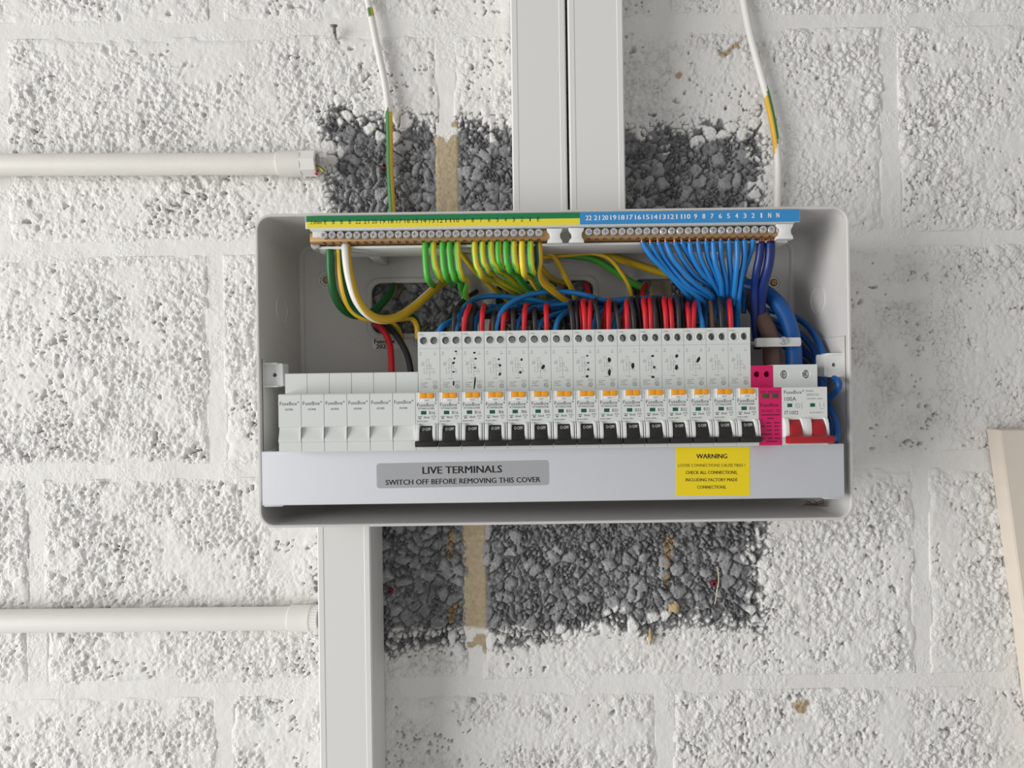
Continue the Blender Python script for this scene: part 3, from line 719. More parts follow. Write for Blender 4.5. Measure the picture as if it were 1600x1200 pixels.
for i in range(24): put_screw(xr0 + i * pit_r, zs - 0.1, 514.5)
def clip(x0, x1, y0, y1, Z=513.5):
    a, b = P(x0, y0, Z), P(x1, y1, Z); xa, za, xb, zb = a[0], a[2], b[0], b[2]; cz = (za + zb) / 2; r = (za - zb) * 0.3
    poly = [(xa, za), (xb, za)]
    poly += [(xb - 0.55 * r * math.cos(R(t)) , cz + r * math.sin(R(t))) for t in range(75, -76, -25)]
    poly += [(xb, zb), (xa, zb)]
    poly += [(xa + 0.75 * r * math.cos(R(t)), cz + r * math.sin(R(t))) for t in range(-75, 76, 25)]
    MB().plate(poly, Z, Z + 6, 0.35).build('end_clip', 'guard', tb)
clip(854.5, 879, 357, 379.5); clip(888.5, 913, 356, 379); clip(1214, 1240, 350, 373)
p = P(494, 384, 528); mb = MB().cyl((p[0], p[2]), 3.4, 4.0, 524.5, 526, 16).cyl((p[0], p[2]), 4.0, 4.0, 526, 533, 16)
mb.build('mounting_screw', 'steel', tb)

# ------------------------------------------------------------------ modules on the rail
MW = 17.77; MX0 = -181.8
NZ, SHZ, RAILZ = 497.0, 512.5, 556.0
NT, NB = -5.5, -50.5
def module(name, i, label, cat, group): return thing(name, (MX0 + i * MW, RAILZ, -80), label, cat, group)
def front_holes(x0, x1, z0, z1, d, holes, r, n=20):
    bm = bmesh.new()
    o_ = [bm.verts.new(p) for p in ((x0, d, z0), (x1, d, z0), (x1, d, z1), (x0, d, z1))]
    lp = [[bm.verts.new((cx + r * math.cos(2 * math.pi * k / n), d, cz + r * math.sin(2 * math.pi * k / n))) for k in range(n)] for cx, cz in holes]
    es = [bm.edges.new((l[i], l[(i + 1) % len(l)])) for l in [o_] + lp for i in range(len(l))]
    bmesh.ops.triangle_fill(bm, use_beauty=True, edges=es)
    for l in lp:
        bk_ = [bm.verts.new((v.co.x, d + 4, v.co.z)) for v in l]
        for i in range(n): bm.faces.new((l[i], l[(i + 1) % n], bk_[(i + 1) % n], bk_[i]))
    for f in bm.faces:
        f.normal_update()
        if abs(f.normal.y) > 0.5 and f.normal.y > 0: f.normal_flip()
    mb = MB(); mb.from_bm(bm); return mb
def mesh_at(mb, nm, m, **k):
    me = mb.mesh(nm, (0, RAILZ, -80), **k); me.materials.append(M[m]); return me
TOP = 42.7
def stepped_body(x0, x1, top, holes=None, r=2.95, groove=None):
    """shoulder plus nose block; the terminal mouths are real sockets"""
    mb = MB()
    g = []
    prof = [(RAILZ, top), (SHZ, top)]
    if groove: prof += [(SHZ, groove + 0.2), (SHZ + 0.5, groove + 0.2), (SHZ + 0.5, groove - 0.2), (SHZ + 0.1, groove - 0.2)]
    prof += [(SHZ + 0.1, NT), (NZ + 0.5, NT), (NZ, NT - 0.5), (NZ, NB + 0.4), (NZ + 0.4, NB), (520, NB), (520, -80), (RAILZ, -80)]
    n = len(prof); skip = 1 if holes else None
    vs_ = [(x0, d, z) for d, z in prof] + [(x1, d, z) for d, z in prof]
    fs = [(i, (i + 1) % n, n + (i + 1) % n, n + i) for i in range(n) if i != skip]
    mb.add(vs_, fs)
    bm = bmesh.new()
    for xx in (x0, x1):
        vv = [bm.verts.new((xx, d, z)) for d, z in prof]; bm.faces.new(vv)
    bm.normal_update(); bmesh.ops.triangulate(bm, faces=bm.faces[:]); mb.from_bm(bm)
    if holes:
        z0 = (groove + 0.2) if groove else NT
        h = front_holes(x0, x1, z0, top, SHZ, holes, r); mb.add(h.v, h.f)
    return mb
gap = 0.12
HP = [(0.27 * MW, 35.7), (0.735 * MW, 35.7)]
rc_body = stepped_body(gap, MW - gap, TOP, HP, 2.95, 29.4)
for hx, hz in HP: rc_body.ring((hx, hz), 3.0, 3.6, SHZ - 0.22, 0.3, 22)
RC = {}
RC['body'] = mesh_at(rc_body, 'body', 'plastic', angle=30)
def socket(r):
    return MB().cyl((0, 0), r, r, 0.3, 15, 18, False, True)
def sock_mesh(r):
    me = socket(r).mesh('terminal_socket', (0, 0, 0)); me.materials.append(M['plastic']); return me
SOCK = sock_mesh(2.9)
sm = cross_head(MB().cyl((0, 0), 2.5, 2.7, 9.0, 9.6, 20, False, False).cyl((0, 0), 2.7, 2.7, 9.6, 14.9, 20, False, True), (0, 0), 2.5, 9.0, 1.8, 0.7, 2.0, 0.3, 20)
SCRW = sm.mesh('terminal_screw', (0, 0, 0), angle=30, fix=False); SCRW.materials.append(M['steel'])
def terminal(t, x, z, d=SHZ, sock=None, scr=None, rot=0.0):
    o = ORG[t.name]
    s = link('terminal_socket', sock or SOCK, None, t); s.location = (x / 1000, (d - RAILZ) / 1000, (z + 80) / 1000)
    q = link('terminal_screw', scr or SCRW, None, s); q.rotation_euler = (0, rot, 0)
    return s, q
# nose furniture
g = MB()
def post(x0, x1, zt=-29.8, zb=-43.8):
    prof = [(NZ + 1, zt), (NZ - 0.6, zt), (NZ - 2.2, zt - 1.0), (NZ - 3.6, zt - 4.5), (NZ - 4.3, zb + 3), (NZ - 4.0, zb + 0.8), (NZ - 3.0, zb), (NZ + 1, zb)]
    return MB().prism(prof, x0, x1, 0.3)
a_ = post(0.35, 3.2); b_ = post(13.3, 15.9); c_ = post(16.6, 17.5)
a_.add(b_.v, b_.f); a_.add(c_.v, c_.f)
RC['guards'] = mesh_at(a_, 'toggle_guard', 'guard', angle=30)
tg = MB().prism([(NZ + 2, -31.4), (NZ + 0.1, -31.4), (NZ - 3.2, -36), (NZ - 5.6, -42.5), (NZ - 7.4, -43.4), (NZ - 8.0, -45.4), (NZ - 7.4, -47.0), (NZ - 4, -47.5), (NZ + 2, -47.5)], 3.7, 13.0, 0.25)
tg.prism([(NZ - 1, -42.9), (NZ - 6.6, -42.9), (NZ - 7.8, -43.8), (NZ - 8.1, -45.2), (NZ - 7.4, -46.9), (NZ - 6, -47.5), (NZ - 1, -47.5)], 0.25, 17.3, 0.3)
RC['toggle'] = mesh_at(tg, 'toggle', 'blackp', angle=30)
RC['toggle_print'] = mesh_at(MB().add(*(lambda m: (m.v, m.f))(MB().text('O·OFF', 5.4, 11.9, 0, 2.1, 0))), 'x', 'white', smooth=False)
# printed OFF lies on the sloping toggle face
tp = MB().text('O·OFF', 5.3, 11.9, 0, 1.0, 0, 0.0)
tp.v = [(x, NZ + 0.1 - 0.12 - (3.3 / 4.6) * (-31.4 - (-35.2 + z * 2.2)), -35.2 + z * 2.2) for x, d, z in tp.v]
RC['toggle_print'] = mesh_at(tp, 'toggle_print', 'white', smooth=False)
bt = MB().box(3.6, 8.7, NZ - 1.5, NZ + 1, -9.9, -6.0, 0.3).box(8.9, 14.2, NZ - 1.5, NZ + 1, -9.9, -6.0, 0.3).box(4, 14, NZ - 1.1, NZ + 1, -9.6, -6.3)
RC['button'] = mesh_at(bt, 'test_button', 'orange', angle=30)
br = MB().box(2.5, 3.5, NZ - 0.7, NZ + 1, -12.6, -5.7, 0.2).box(14.3, 15.5, NZ - 0.7, NZ + 1, -12.6, -5.7, 0.2).box(2.5, 15.5, NZ - 0.6, NZ + 1, -13.0, -10.1, 0.2)
RC['bracket'] = mesh_at(br, 'button_bracket', 'guard', angle=30)
RC['window'] = mesh_at(MB().rect(4.2, 8.5, -22.8, -20.0, NZ - 0.06), 'window', 'green_win', smooth=False)
RC['wframe'] = mesh_at(MB().rect(8.5, 9.8, -22.9, -19.9, NZ - 0.05), 'window_frame', 'guard', smooth=False)
ND = NZ - 0.07; SD = SHZ + 0.1 - 0.07
pr_ = MB().text('FuseBox', 1.3, 14.6, -16.7, -13.9, ND).circle((15.6, -14.3), 0.45, 0.3, ND, 10)
RC['brand'] = mesh_at(pr_, 'brand_print', 'grey', smooth=False)
p2 = MB().text('TEST', 6.8, 10.6, -12.5, -11.3, NZ - 0.67).text('30mA', 6.1, 10.9, -25.9, -24.1, ND).text('BS EN 61009-1', 1.2, 9.4, -28.6, -27.5, ND)
p2.text('6000', 1.7, 4.9, -25.0, -23.9, ND).rect(2.3, 4.2, -26.2, -25.4, ND)
p2.lines([(12.6, -24, 15.4, -24), (12.6, -24, 12.6, -25), (15.4, -24, 15.4, -25), (13.2, -25.2, 14.8, -25.2), (13, -26.4, 15, -26.4)], 0.3, ND)
RC['nose_print'] = mesh_at(p2, 'nose_print', 'grey', smooth=False)
p3 = MB().text('1.2Nm', 1.2, 5.2, 39.9, 41.1, SHZ - 0.07)
p3.text('N', 1.9, 2.8, 25.6, 26.7, SD).text('OUT', 1.3, 3.4, 24.0, 24.9, SD).text('L', 13.3, 14.0, 25.6, 26.7, SD).text('OUT', 12.6, 14.8, 24.0, 24.9, SD)
p3.text('T', 3.9, 4.6, 18.6, 19.4, SD).text('TEST', 2.6, 5.6, 17.0, 18.0, SD).text('BTN', 2.7, 5.0, 15.6, 16.5, SD)
W_ = 0.16
p3.lines([(6.8, 21.0, 8.8, 21.0), (6.8, 19.0, 6.8, 21.0), (8.8, 19.0, 8.8, 21.0), (6.2, 18.6, 7.4, 18.6), (8.2, 18.6, 9.4, 18.6), (7.2, 18.0, 7.2, 9.5), (9.2, 18.0, 9.2, 6.5), (4.8, 14.0, 4.8, 9.4), (4.8, 9.4, 7.2, 9.4), (9.2, 16.5, 10.6, 16.5), (10.6, 16.5, 10.6, 13),
            (10.6, 13, 12.6, 13), (12.6, 13, 12.6, 10.8), (9.2, 10.5, 12, 10.5), (6.4, 15.5, 10.0, 15.5), (6.4, 13.6, 10.0, 13.6)], W_, SD)
p3.text('TO LOAD', 6.6, 10.4, 4.6, 5.4, SD).circle((12.8, 10.2), 0.9, W_, SD, 12)
p3.text('Un=230V~', 2.5, 8.2, 1.2, 2.1, SD).text('50Hz', 2.5, 6.0, -0.3, 0.6, SD).text('In=30mA', 2.5, 7.6, -1.9, -1.0, SD)
p3.lines([(12.0, 1.3, 12.0, 3.1), (15.2, 1.3, 15.2, 3.1), (12.0, 1.3, 15.2, 1.3), (12.0, 3.1, 15.2, 3.1)], W_, SD).text('A', 13.1, 14.1, 1.7, 2.7, SD)
RC['circuit_print'] = mesh_at(p3, 'circuit_print', 'lgrey', smooth=False)
p4 = MB().circle((13.6, -1.3), 1.5, 0.3, SD).lines([(13.0, -0.6, 13.6, -1.0), (13.6, -1.0, 13.4, -1.6), (13.4, -1.6, 14.2, -2.0)], 0.28, SD)
RC['circle_print'] = mesh_at(p4, 'earth_symbol_print', 'grey', smooth=False)
RATE = {}
for rt_, code in (('B16', 'RTA061630B'), ('B6', 'RTA060630B'), ('B32', 'RTA063230B'), ('B50', 'RTA065030B')):
    m_ = MB().text(rt_, 10.6 if len(rt_) == 3 else 11.4, 15.2, -22.7, -20.3, ND).text(code, 2.2, 14.4, -18.8, -17.3, ND)
    RATE[rt_] = mesh_at(m_, 'rating_print', 'grey', smooth=False)
def px_mark(i, cx, cy, rx, ry, ang, k):
    """pen mark given in zoom pixels (5.333 per photo pixel)"""
    return (i, cx, cy, rx, ry, ang, k)
MK = {1: [(385, 262, 11, 8, 0), (373, 320, 8, 11, -.4), (365, 357, 12, 10, .6), (365, 432, 10, 7, .3), (366, 528, 7, 22, 0)],
      2: [(540, 273, 11, 8, 0), (550, 322, 10, 8, 0), (545, 398, 9, 8, 0), (542, 528, 7, 54, -0.12)],
      3: [(743, 328, 10, 8, -.4), (752, 377, 10, 13, .5), (751, 452, 10, 15, -.6)],
      4: [(933, 330, 10, 12, 0), (922, 437, 11, 11, 0)],
      5: [(1112, 392, 12, 21, -.5)],
      7: [(1480, 298, 9, 8, 0), (1488, 357, 9, 8, 0), (1488, 412, 10, 8, 0), (1480, 470, 12, 11, .3)]}
MK2 = {8: [(490, 333, 14, 20, 0), (492, 437, 12, 29, -.08)], 9: [(686, 380, 14, 24, 0)], 10: [(852, 300, 12, 10, 0), (864, 394, 11, 10, 0), (855, 475, 14, 9, 0)],
       11: [(1052, 300, 12, 16, -.5), (1050, 395, 13, 22, 0)], 12: [(1233, 330, 12, 27, -.45)]}
desc = {0: 'B16 breaker without pen marks, next to the white blanks', 1: 'B16 breaker with four pen dots and a short black dash', 2: 'B16 breaker with three pen dots above a long black stroke',
        3: 'B6 breaker with a column of three black pen marks', 4: 'B6 breaker with two round pen dots', 5: 'B6 breaker with a single slanted pen blot',
        6: 'B32 breaker without pen marks, next to a B6 breaker', 7: 'B32 breaker with a column of four small pen dots', 8: 'B32 breaker with two tall oval pen blots',
        9: 'B32 breaker with one single upright pen blot', 10: 'B32 breaker with three spaced pen dots in a column', 11: 'B32 breaker with a slanted dot above an oval pen dot',
        12: 'B32 breaker with one long slanting pen stroke', 13: 'B32 breaker without pen marks, next to the B50 breaker', 14: 'B50 breaker without pen marks beside the pink surge module'}
rates = ['B16'] * 3 + ['B6'] * 3 + ['B32'] * 8 + ['B50']
rr_ = random.Random(9)
for k in range(15):
    i = 6 + k
    t = module('circuit_breaker', i, 'white ' + desc[k] + ', black toggle off', 'breaker', 'row of breakers with orange test buttons')
    t['label'] = ('white ' + desc[k])
    link('body', RC['body'], None, t)
    for hx, hz in HP: terminal(t, hx, hz, rot=rr_.uniform(0, 3))
    link('toggle_guard', RC['guards'], None, t)
    tg_ = link('toggle', RC['toggle'], None, t); link('toggle_print', RC['toggle_print'], None, tg_)
    link('test_button', RC['button'], None, t); link('button_bracket', RC['bracket'], None, t)
    wn = link('indicator_window', RC['window'], None, t); link('window_frame', RC['wframe'], None, wn)
    for q in ('brand', 'nose_print', 'circuit_print', 'circle_print'): link({'brand': 'brand_print', 'circle_print': 'symbol_print'}.get(q, q), RC[q], None, t)
    link('rating_print', RATE[rates[k]], None, t)
    marks = [(640, m_) for m_ in MK.get(k, [])] + [(860, m_) for m_ in MK2.get(k, [])]
    for q, (ox, (cx, cy, rx, ry, an)) in enumerate(marks):
        x, _, z = P(ox + cx / 5.3333, 500 + cy / 5.3333, SD)
        s = SD / 1000 / 5.3333
        mb = MB().blob((x - (MX0 + i * MW), z), rx * s, ry * s, an, SD - 0.03, q + k * 7)
        me = mb.mesh('pen_mark', (0, RAILZ, -80), smooth=False); me.materials.append(M['black']); link('pen_mark', me, None, t)

# blanks
BTOP = 10.8
prof = [(RAILZ, BTOP), (SHZ + 0.4, BTOP), (SHZ, BTOP - 0.4), (SHZ, NT), (NZ + 0.8, NT), (NZ, NT - 0.8), (NZ, -31.0), (NZ + 1.5, -31.4), (NZ + 1.6, -32.2), (NZ + 1.0, -35), (NZ - 0.2, -38.5), (NZ - 1.0, -41), (NZ - 1.0, -42.6), (NZ - 0.3, -43.2), (NZ, -43.4), (NZ, NB), (520, NB), (520, -80), (RAILZ, -80)]
bl_me = mesh_at(MB().prism(prof, 0.17, MW - 0.17), 'body', 'plastic', angle=25)
bp_me = mesh_at(MB().text('FuseBox', 1.3, 14.6, -14.2, -11.4, ND).circle((15.5, -11.8), 0.45, 0.3, ND, 10).text('ADRB', 5.2, 11.4, -18.2, -16.7, ND), 'brand_print', 'grey', smooth=False)
nt_ = MB()
nz_ = [(MW - 0.15, -31.6), (MW - 0.9, -33), (MW - 1.35, -36), (MW - 1.4, -38.5), (MW - 1.1, -41.5), (MW - 0.15, -43.3)]
nt_.plate(nz_, NZ - 1.25, NZ + 2.0, 0.1)
nt_me = mesh_at(nt_, 'grip_notch', 'plastic', angle=25)
bdesc = ['white blank module against the side wall of the fuse box', 'white blank module, second from the fuse box side wall', 'white blank module, third from the fuse box side wall',
         'white blank module, third from the circuit breakers', 'white blank module with the red wire passing behind it', 'white blank module next to the first circuit breaker, black wire behind']
for i in range(6):
    t = module('blank_module', i, bdesc[i], 'blank module', 'plain white blank modules')
    link('body', bl_me, None, t); link('brand_print', bp_me, None, t); link('grip_edge', nt_me, None, t)

# surge protection module
t = module('surge_protector', 21, 'bright pink surge protection module between breakers and main switch', 'surge protector', None)
SH2 = [(0.27 * MW, 5.0), (0.72 * MW, 5.0)]
sb = stepped_body(gap, MW - gap, 12.0, SH2, 2.4)
link('body', mesh_at(sb, 'body', 'pink', angle=30), None, t)
pk = MB().cyl((0, 0), 2.35, 2.35, 0.3, 16, 18, False, True).mesh('terminal_socket', (0, 0, 0)); pk.materials.append(M['pink'])
for hx, hz in SH2:
    s = link('terminal_socket', pk, None, t); s.location = (hx / 1000, (SHZ - RAILZ) / 1000, (hz + 80) / 1000)
MB().box(2.6, 8.2, NZ - 0.25, NZ + 0.5, -13.9, -10.2, 0.1).box(10.2, 15.2, NZ - 0.25, NZ + 0.5, -13.9, -10.2, 0.1).build('status_window', 'olive', t, org=(0, RAILZ, -80))
mb = MB().text('END: REPLACE', 1.6, 16.2, -9.8, -8.0, ND).text('FuseBox', 1.5, 15.2, -20.4, -17.6, ND, 0.01).text('SPDVA4T2', 1.6, 11.2, -24.6, -22.9, ND).text('T2', 13.6, 16, -24.8, -22.7, ND).rect(1.8, 16.2, -27.2, -26.3, ND)
for z, segs in ((-29.5, ((6.6, 11.4),)), (-33, ((5.6, 9.2), (11.6, 16.4))), (-35.6, ((1.4, 4.4), (6.0, 9.6), (11.6, 16.0))), (-38.6, ((6.0, 10.0), (11.8, 15.6))), (-41.8, ((1.6, 9.8), (11.8, 15.8))), (-45, ((1.6, 3.6), (7.0, 10.4), (11.8, 15.8))), (-47.4, ((5.6, 14.0),))):
    for a, b in segs: mb.lines([(a, z, b, z)], 0.9, ND)
mb.text('PE', 1.4, 4.4, -2.6, -0.6, SHZ + 0.03).text('N', 12.8, 15.4, -1.6, 1.0, SHZ + 0.03)
mb.build('front_print', 'pinkdark', t, org=(0, RAILZ, -80), smooth=False)

# main switch, two modules wide
t = module('main_switch', 22, 'white two-pole main switch with a red bar toggle', 'switch', None)
W2 = 2 * MW; SHM = [(8.9, 4.6), (26.6, 4.6)]
link('body', mesh_at(stepped_body(gap, W2 - gap, 12.4, SHM, 3.5), 'body', 'plastic', angle=30), None, t)
rb = MB()
for hx, hz in SHM: rb.ring((hx, hz), 3.5, 4.1, SHZ - 0.15, 0.3)
rb.build('terminal_collar', 'guard', t, org=(0, RAILZ, -80))
BS = MB().cyl((0, 0), 3.45, 3.45, 0.3, 12, 18, False, True).mesh('terminal_socket', (0, 0, 0)); BS.materials.append(M['plastic'])
BSC = cross_head(MB().cyl((0, 0), 2.8, 3.1, 3.0, 3.7, 20, False, False).cyl((0, 0), 3.1, 3.1, 3.7, 11.9, 20, False, True), (0, 0), 2.8, 3.0, 2.2, 0.8, 2.2, 0.3, 20).mesh('terminal_screw', (0, 0, 0), angle=30, fix=False); BSC.materials.append(M['steel'])
for (hx, hz), ro in zip(SHM, (0.3, 0.9)):
    s, q = terminal(t, hx, hz, sock=BS, scr=BSC, rot=ro)
for wx in (4.4, 22.1):
    o = MB().rect(wx, wx + 3.9, -21.0, -18.2, ND).build('indicator_window', 'green_win', t, org=(0, RAILZ, -80), smooth=False)
    MB().rect(wx + 3.9, wx + 4.8, -21.1, -18.1, ND + 0.01).build('window_frame', 'guard', o, org=(0, RAILZ, -80), smooth=False)
mb = MB().text('FuseBox', 2.0, 15.8, -10.7, -8.0, ND).circle((16.7, -8.4), 0.45, 0.3, ND, 10).text('100A', 2.3, 11.4, -16.2, -13.0, ND).text('IT1002', 2.3, 12.8, -26.7, -23.8, ND)
mb.build('brand_print', 'grey', t, org=(0, RAILZ, -80), smooth=False)
mb = MB().text('MAIN', 18.9, 24.6, -9.4, -7.8, ND).text('SWITCH', 19.4, 28.8, -12.5, -10.6, ND).text('230/400V~50Hz', 19.4, 31.8, -15.2, -14.0, ND).text('BS EN 60947-3', 21.8, 32.0, -26.0, -24.8, ND)
mb.circle((12.4, -19.9), 1.8, 0.3, ND).lines([(11.6, -19.0, 12.4, -19.6), (12.4, -19.6, 12.2, -20.3), (12.2, -20.3, 13.2, -20.8)], 0.3, ND)
mb.lines([(15.6, -17.6, 15.6, -20.0), (15.6, -20.0, 16.2, -21.5), (15.6, -21.5, 15.6, -22.4), (29.6, -17.8, 29.6, -20.0), (29.6, -20, 30.2, -21.3), (32.6, -17.8, 32.6, -20), (32.6, -20, 33.2, -21.3), (29.6, -22.5, 32.6, -22.5)], 0.28, ND)
mb.build('data_print', 'lgrey', t, org=(0, RAILZ, -80), smooth=False)
mb = MB()
for x0, x1 in ((1.0, 4.4), (14.0, 21.6), (32.4, 34.9)): q = post(x0, x1, -29.2, -44); mb.add(q.v, q.f)
mb.build('toggle_guard', 'guard', t, org=(0, RAILZ, -80), angle=30)
mb = MB()
for x0, x1 in ((4.7, 13.7), (22.1, 31.9)):
    mb.prism([(NZ + 2, -30.4), (NZ + 0.1, -30.4), (NZ - 3.4, -35), (NZ - 3.7, -35.6), (NZ - 4.8, -38.4), (NZ - 5.0, -39), (NZ - 6.6, -42), (NZ - 9, -43.4), (NZ - 9, -47), (NZ + 2, -47)], x0, x1, 0.3)
tgl = mb.build('toggle', 'red', t, org=(0, RAILZ, -80), angle=30)
MB().prism([(NZ - 4.5, -43), (NZ - 9, -42.6), (NZ - 12, -43.6), (NZ - 12.4, -45.4), (NZ - 11.6, -47.6), (NZ - 9, -48.6), (NZ - 4.5, -48.6)], 0.6, W2 - 0.2, 0.5).build('toggle_bar', 'red', tgl, org=(0, RAILZ, -80), angle=30)

# ------------------------------------------------------------------ terminal cover
CZF = 510.0
CT, CB = -51.2, -94.2
cl, crx = P(409.5, 748, CZF)[0], P(1319, 735, CZF)[0]
tc_ = thing('terminal_cover', ((cl + crx) / 2, CZF + 2, CB), 'long white terminal cover strip with silver and yellow warning labels', 'cover')
mb = MB().prism([(CZF, CB + 0.5), (CZF, CT - 0.4), (CZF + 0.4, CT), (CZF + 1.8, CT), (CZF + 1.8, CB + 1.8), (CZF + 40, CB + 1.8), (CZF + 40, CB), (CZF + 0.5, CB)], cl, crx, 0.15)
mb.box(cl, cl + 1.8, CZF + 1.5, CZF + 40, CB, CT - 0.2, 0.2).box(crx - 1.8, crx, CZF + 1.5, CZF + 40, CB, CT - 0.2, 0.2)
mb.box(cl + 1, cl + 16, CZF + 0.8, CZF + 12, CB - 1.1, CB, 0.4).box(crx - 16, crx - 1, CZF + 0.8, CZF + 12, CB - 1.1, CB, 0.4)
mb.build('cover_plate', 'cover', tc_, angle=25)
def lab_rect(x0, x1, y0, y1, tilt=0.0):
    a, b = P(x0, (y0 + y1) / 2, CZF), P(x1, (y0 + y1) / 2, CZF)
    cz = (a[2] + b[2]) / 2; h = (y1 - y0) / 2 * CZF / 1000
    return a[0], b[0], cz - h, cz + h
def rot_mb(mb, cx, cz, a):
    c_, s_ = math.cos(a), math.sin(a); mb.v = [(cx + (x - cx) * c_ - (z - cz) * s_, d, cz + (x - cx) * s_ + (z - cz) * c_) for x, d, z in mb.v]; return mb
x0, x1, z0, z1 = lab_rect(588.5, 857.5, 721.5, 760.5)
cx, cz = (x0 + x1) / 2, (z0 + z1) / 2
o = rot_mb(MB().plate(rr(x0, x1, z0, z1, 2.2, 4), CZF - 0.12, CZF - 0.01), cx, cz, 0.006).build('silver_label', 'silver', tc_)
lw, lh = x1 - x0, z1 - z0
tx = lambda u: x0 + lw * u
tz = lambda v: z1 - lh * v
mb = MB().text('LIVE TERMINALS', tx(.268), tx(.728), tz(.46), tz(.17), CZF - 0.2, 0.013).text('SWITCH OFF BEFORE REMOVING THIS COVER', tx(.052), tx(.95), tz(.875), tz(.665), CZF - 0.2, 0.010)
rot_mb(mb, cx, cz, 0.006).build('label_lettering', 'black', o, org=ORG[tc_.name], smooth=False)
x0, x1, z0, z1 = lab_rect(1056.5, 1171.5, 698.5, 774.5)
cx, cz = (x0 + x1) / 2, (z0 + z1) / 2; lw, lh = x1 - x0, z1 - z0
o = rot_mb(MB().plate([(x0, z0), (x1, z0), (x1, z1), (x0, z1)], CZF - 0.14, CZF - 0.01), cx, cz, -0.012).build('warning_label', 'warn', tc_)
mb = MB()
for s, u0, u1, v0, v1, bo in (('WARNING', .275, .69, .235, .14, .014), ('LOOSE CONNECTIONS CAUSE FIRES !', .025, .935, .405, .345, .0), ('CHECK ALL CONNECTIONS,', .13, .83, .565, .488, .008), ('INCLUDING FACTORY MADE', .13, .83, .705, .64, .008), ('CONNECTIONS.', .285, .68, .855, .79, .008)):
    mb.text(s, tx(u0), tx(u1), tz(v0), tz(v1), CZF - 0.2, bo)
rot_mb(mb, cx, cz, -0.012).build('label_lettering', 'black', o, org=ORG[tc_.name], smooth=False)

# ------------------------------------------------------------------ tail clamp
cl_ = thing('cable_clamp', P(1217, 540, 540), 'white bar clamp with one screw holding the brown and blue tails', 'clamp')
a, b = P(1182, 528, 528), P(1252, 541, 528)
poly = rr(a[0], b[0], b[2], a[2], 1.4, 3)
MB().plate(poly, 528, 533, 0.5).build('clamp_bar', 'plastic', cl_)
p = P(1224, 532.5, 527)
cross_head(MB().cyl((p[0], p[2]), 2.6, 3.4, 525.6, 526.6, 20, False, False).cyl((p[0], p[2]), 3.4, 3.4, 526.6, 560, 20, False, True), (p[0], p[2]), 2.6, 525.6, 2.0, 0.7, 1.8, 0.3, 20).build('clamp_screw', 'steel', cl_, fix=False)
for x in (1184.5, 1249.5): q = P(x, 535, 531); MB().cyl((q[0], q[2]), 1.5, 1.5, 531, 605.5, 10).build('clamp_post', 'plastic', cl_)

# ------------------------------------------------------------------ wires: earths
NUM = ['one', 'two', 'three', 'four', 'five', 'six', 'seven', 'eight', 'nine', 'ten', 'eleven', 'twelve', 'thirteen', 'fourteen', 'fifteen']
G1 = 'green-yellow earth wires on the earth bar'
LB = 'thin green-yellow earth wire bent down from the brass earth bar'
stubs = [(665, 440, 3, .30, 0), (677.5, 434, 7, -.12, 1), (692, 435, 4, .28, 0), (703, 437, 6, .16, 0), (715, 436, 5, -.10, 1),
         (742, 432, 8, -.18, 1), (754, 425, 6, -.15, 1), (767.5, 424, 8, -.12, 1), (779, 420, 3, .0, 1), (791, 424, 4, .26, 0), (803, 423, 4, -.14, 1), (816, 430, 2, -.3, 1), (829, 426, 2, -.1, 1)]
tails = {3: [(722, 455, 575), (740, 480, 592)], 4: [(728, 462, 578), (745, 490, 595)], 5: [(775, 440, 566), (800, 455, 585), (830, 470, 600)], 6: [(775, 435, 560), (805, 452, 580), (840, 470, 600)], 7: [(800, 440, 565), (828, 462, 592)],
         8: [(800, 435, 568), (830, 455, 596)], 9: [(815, 440, 566), (835, 462, 590)], 10: [(830, 437, 566), (860, 455, 590)], 11: [(836, 445, 566), (850, 465, 590)], 12: [(850, 440, 566), (880, 462, 592)]}
for i, (x, yb, dx, ph, _) in enumerate(stubs):
    path = [(x, 377, 524), (x - 0.6, 392, 523), (x + dx * 0.3, (385 + yb) / 2 + 6, 523), (x + dx * 0.85, yb - 9, 524.5), (x + dx + 1, yb - 2.5, 528), (x + dx + 4, yb + 0.5, 535)]
    path += [(x + dx + (10 if i > 2 else 5), yb + 3, 547)] + tails.get(i, [(x + dx + 8, yb + 5, 566), (x + dx + 12, yb + 10, 596)])
    num = [14, 13, 12, 11, 10, 8, 7, 6, 5, 4, 3, 2, 1][i]
    wire('earth_wire', path, 2.65, 'earth', 'short green-yellow earth wire under the number %s of the yellow strip' % NUM[num - 1], group=G1, phase=ph + 0.5, n=10, step=1.3)
wire('earth_wire', [(717, 372, 532), (722, 395, 548), (740, 420, 560), (765, 446, 575), (785, 462, 590), (800, 475, 598)], 2.4, 'earthy', 'green-yellow earth wire slanting down behind the short stubs', group=None, phase=0.3)
wire('earth_wire', [(830, 378, 560), (868, 388, 565), (915, 391, 572), (960, 402, 580), (1000, 415, 586), (1050, 430, 592), (1100, 440, 596)], 3.6, 'earthy', 'thick yellow earth cable sweeping behind under the neutral bar', phase=0.24)
wire('earth_wire', [(840, 394, 572), (880, 398, 575), (925, 404, 580), (955, 420, 586), (985, 440, 592), (1010, 452, 598)], 3.2, 'earth', 'green earth cable curving under the thick yellow one to the rear opening', phase=0.56)
wire('earth_wire', [(848, 402, 564), (885, 399, 566), (925, 396, 566), (952, 404, 568), (972, 428, 574), (984, 450, 580), (990, 478, 590)], 1.9, 'earthy', 'thin yellow earth wire arching over to the rear opening', phase=0.2)
wire('earth_wire', [(845, 390, 560), (862, 398, 562), (870, 408, 564), (882, 430, 570), (895, 455, 580), (902, 478, 592)], 2.5, 'earthy', 'green-yellow earth wire dropping straight to the middle rear opening', phase=0.2)
